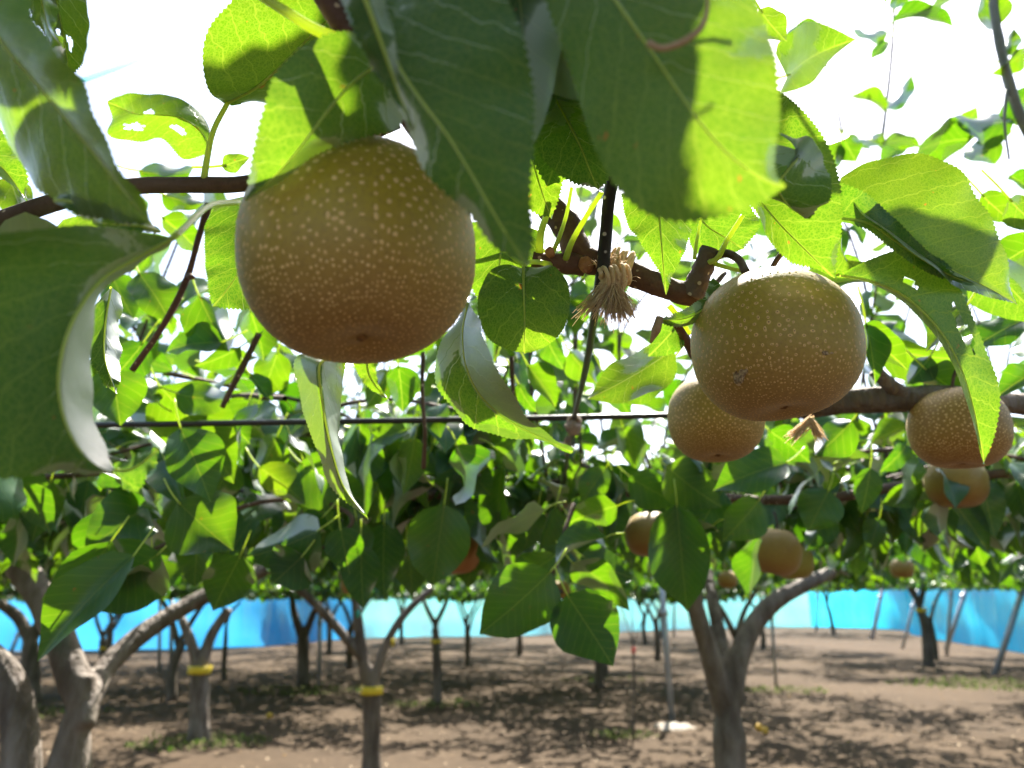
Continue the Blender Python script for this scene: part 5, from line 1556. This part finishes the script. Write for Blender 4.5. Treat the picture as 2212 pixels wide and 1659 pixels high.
weeds(430, 1606, .75, 900, 'low weeds round the grey banded tree')
weeds(655, 1492, 1.1, 800, 'low weeds round the mossy tree')
weeds(945, 1522, .7, 500, 'low weeds at the foot of the tree with the old band')
weeds(1690, 1492, .8, 500, 'thin weeds behind the three-limbed tree')
weeds(2110, 1478, 1.6, 1500, 'weedy strip at the right before the cyan net')
weeds(1300, 1470, .8, 400, 'thin weeds round the stout dark tree')
weeds(1350, 1590, .4, 250, 'small weeds around the sapling')
weeds(100, 1540, .9, 500, 'weeds behind the thick forked tree')


def litter():
    V, Fc = [], []
    for i in range(5200):
        y = 2.6 + 26 * rng.random() ** 1.7
        x = rng.uniform(-1, 1) * (.75 * y + .5)
        s = rng.uniform(.006, .022)
        a = rng.uniform(0, 6.28)
        c = np.array([x, y, .018 + rng.uniform(0, .012)])
        u = np.array([math.cos(a), math.sin(a), rng.uniform(-.4, .4)]) * s
        v = np.array([-math.sin(a), math.cos(a), rng.uniform(-.4, .4)]) * s * rng.uniform(.4, .8)
        o = len(V)
        V += [c - u, c - v, c + u, c + v + np.array([0, 0, s * .3])]
        Fc += [(o, o + 1, o + 2, o + 3)]
    o = part('leaf_litter', V, Fc, M_LITTER, None, smooth=False, kind='stuff')
    o['label'] = 'dry leaf crumbs scattered over the bare soil'
    o['category'] = 'litter'


litter()
# heap of pale gravel at the post
g = ground_at(1452, 1572)
V, Fc = [], []
for i in range(7):
    for k in range(18):
        th = 2 * math.pi * k / 18
        rr = .55 * i / 6 * (.34 + .09 * math.sin(3 * th + 1) + .05 * math.sin(5 * th))
        V.append(g + np.array([rr * math.cos(th) * 1.25, rr * math.sin(th), .055 * (1 - (i / 6) ** 2) - .012 * (i == 6) + npr.normal(0, .008) * (0 < i < 6)]))
Fc = [(i * 18 + k, i * 18 + (k + 1) % 18, (i + 1) * 18 + (k + 1) % 18, (i + 1) * 18 + k) for i in range(6) for k in range(18)]
o = part('gravel_heap', V, Fc, M_WHITE, None)
o['label'] = 'low heap of pale gravel at the foot of the steel post'
o['category'] = 'gravel'
# fallen fruit
for px, py, lab in ((582, 1553, 'fallen yellow pear on the soil between the two banded trees'), (1652, 1585, 'fallen yellow pear on the soil right of the three-limbed tree'), (1640, 1578, 'half-rotten fallen pear touching the yellow one')):
    g = ground_at(px, py)
    t = thing('fallen_pear', lab, 'pear', g, 'fallen fruit')
    V, Fc = pear_mesh(20, 14, seed=int(px))
    me = new_mesh('fallen_fruit', V * .042, Fc, simple('fallen_pear_skin_%d' % px, (.62, .38, .03), .6, (.5, .27, .03), 40))
    o = link('fruit', me, t, (0, 0, .036))
    o.rotation_euler = (1.1, .4, px)
    v, f = tube([(0, 0, .030), (.004, 0, .05), (.012, 0, .062)], .0025, 6, n=6)
    o2 = link('stalk', new_mesh('stalk', v, f, M_BARK_DARK), t, (0, 0, .036))
    o2.rotation_euler = (1.1, .4, px)
# two crates by the net
for px, py, wd, m, lab in ((527, 1396, .55, M_CRATE, 'small wooden crate on the ground before the blue net'), (433, 1395, .32, M_ORANGE, 'orange crate on the ground by the far pole')):
    g = ground_at(px, py)
    t = thing('crate', lab, 'crate', g)
    def bx(c, s):
        c, s = np.array(c, float), np.array(s, float) / 2
        V = [g + c + s * np.array(q) for q in ((-1, -1, -1), (1, -1, -1), (1, 1, -1), (-1, 1, -1), (-1, -1, 1), (1, -1, 1), (1, 1, 1), (-1, 1, 1))]
        return V, [(0, 3, 2, 1), (4, 5, 6, 7), (0, 1, 5, 4), (1, 2, 6, 5), (2, 3, 7, 6), (3, 0, 4, 7)]
    for z in (.05, .14, .23):
        for sy in (-1, 1):
            part('slat', *bx((0, sy * wd * .35, z), (wd, .02, .07)), m, t, smooth=False)
        for sx in (-1, 1):
            part('slat', *bx((sx * (wd / 2 - .012), 0, z), (.02, wd * .66, .07)), m, t, smooth=False)
    part('floor_board', *bx((0, 0, .012), (wd * .94, wd * .66, .02)), m, t, smooth=False)

print('LEAVES', NL, 'OBJECTS', len(bpy.data.objects))
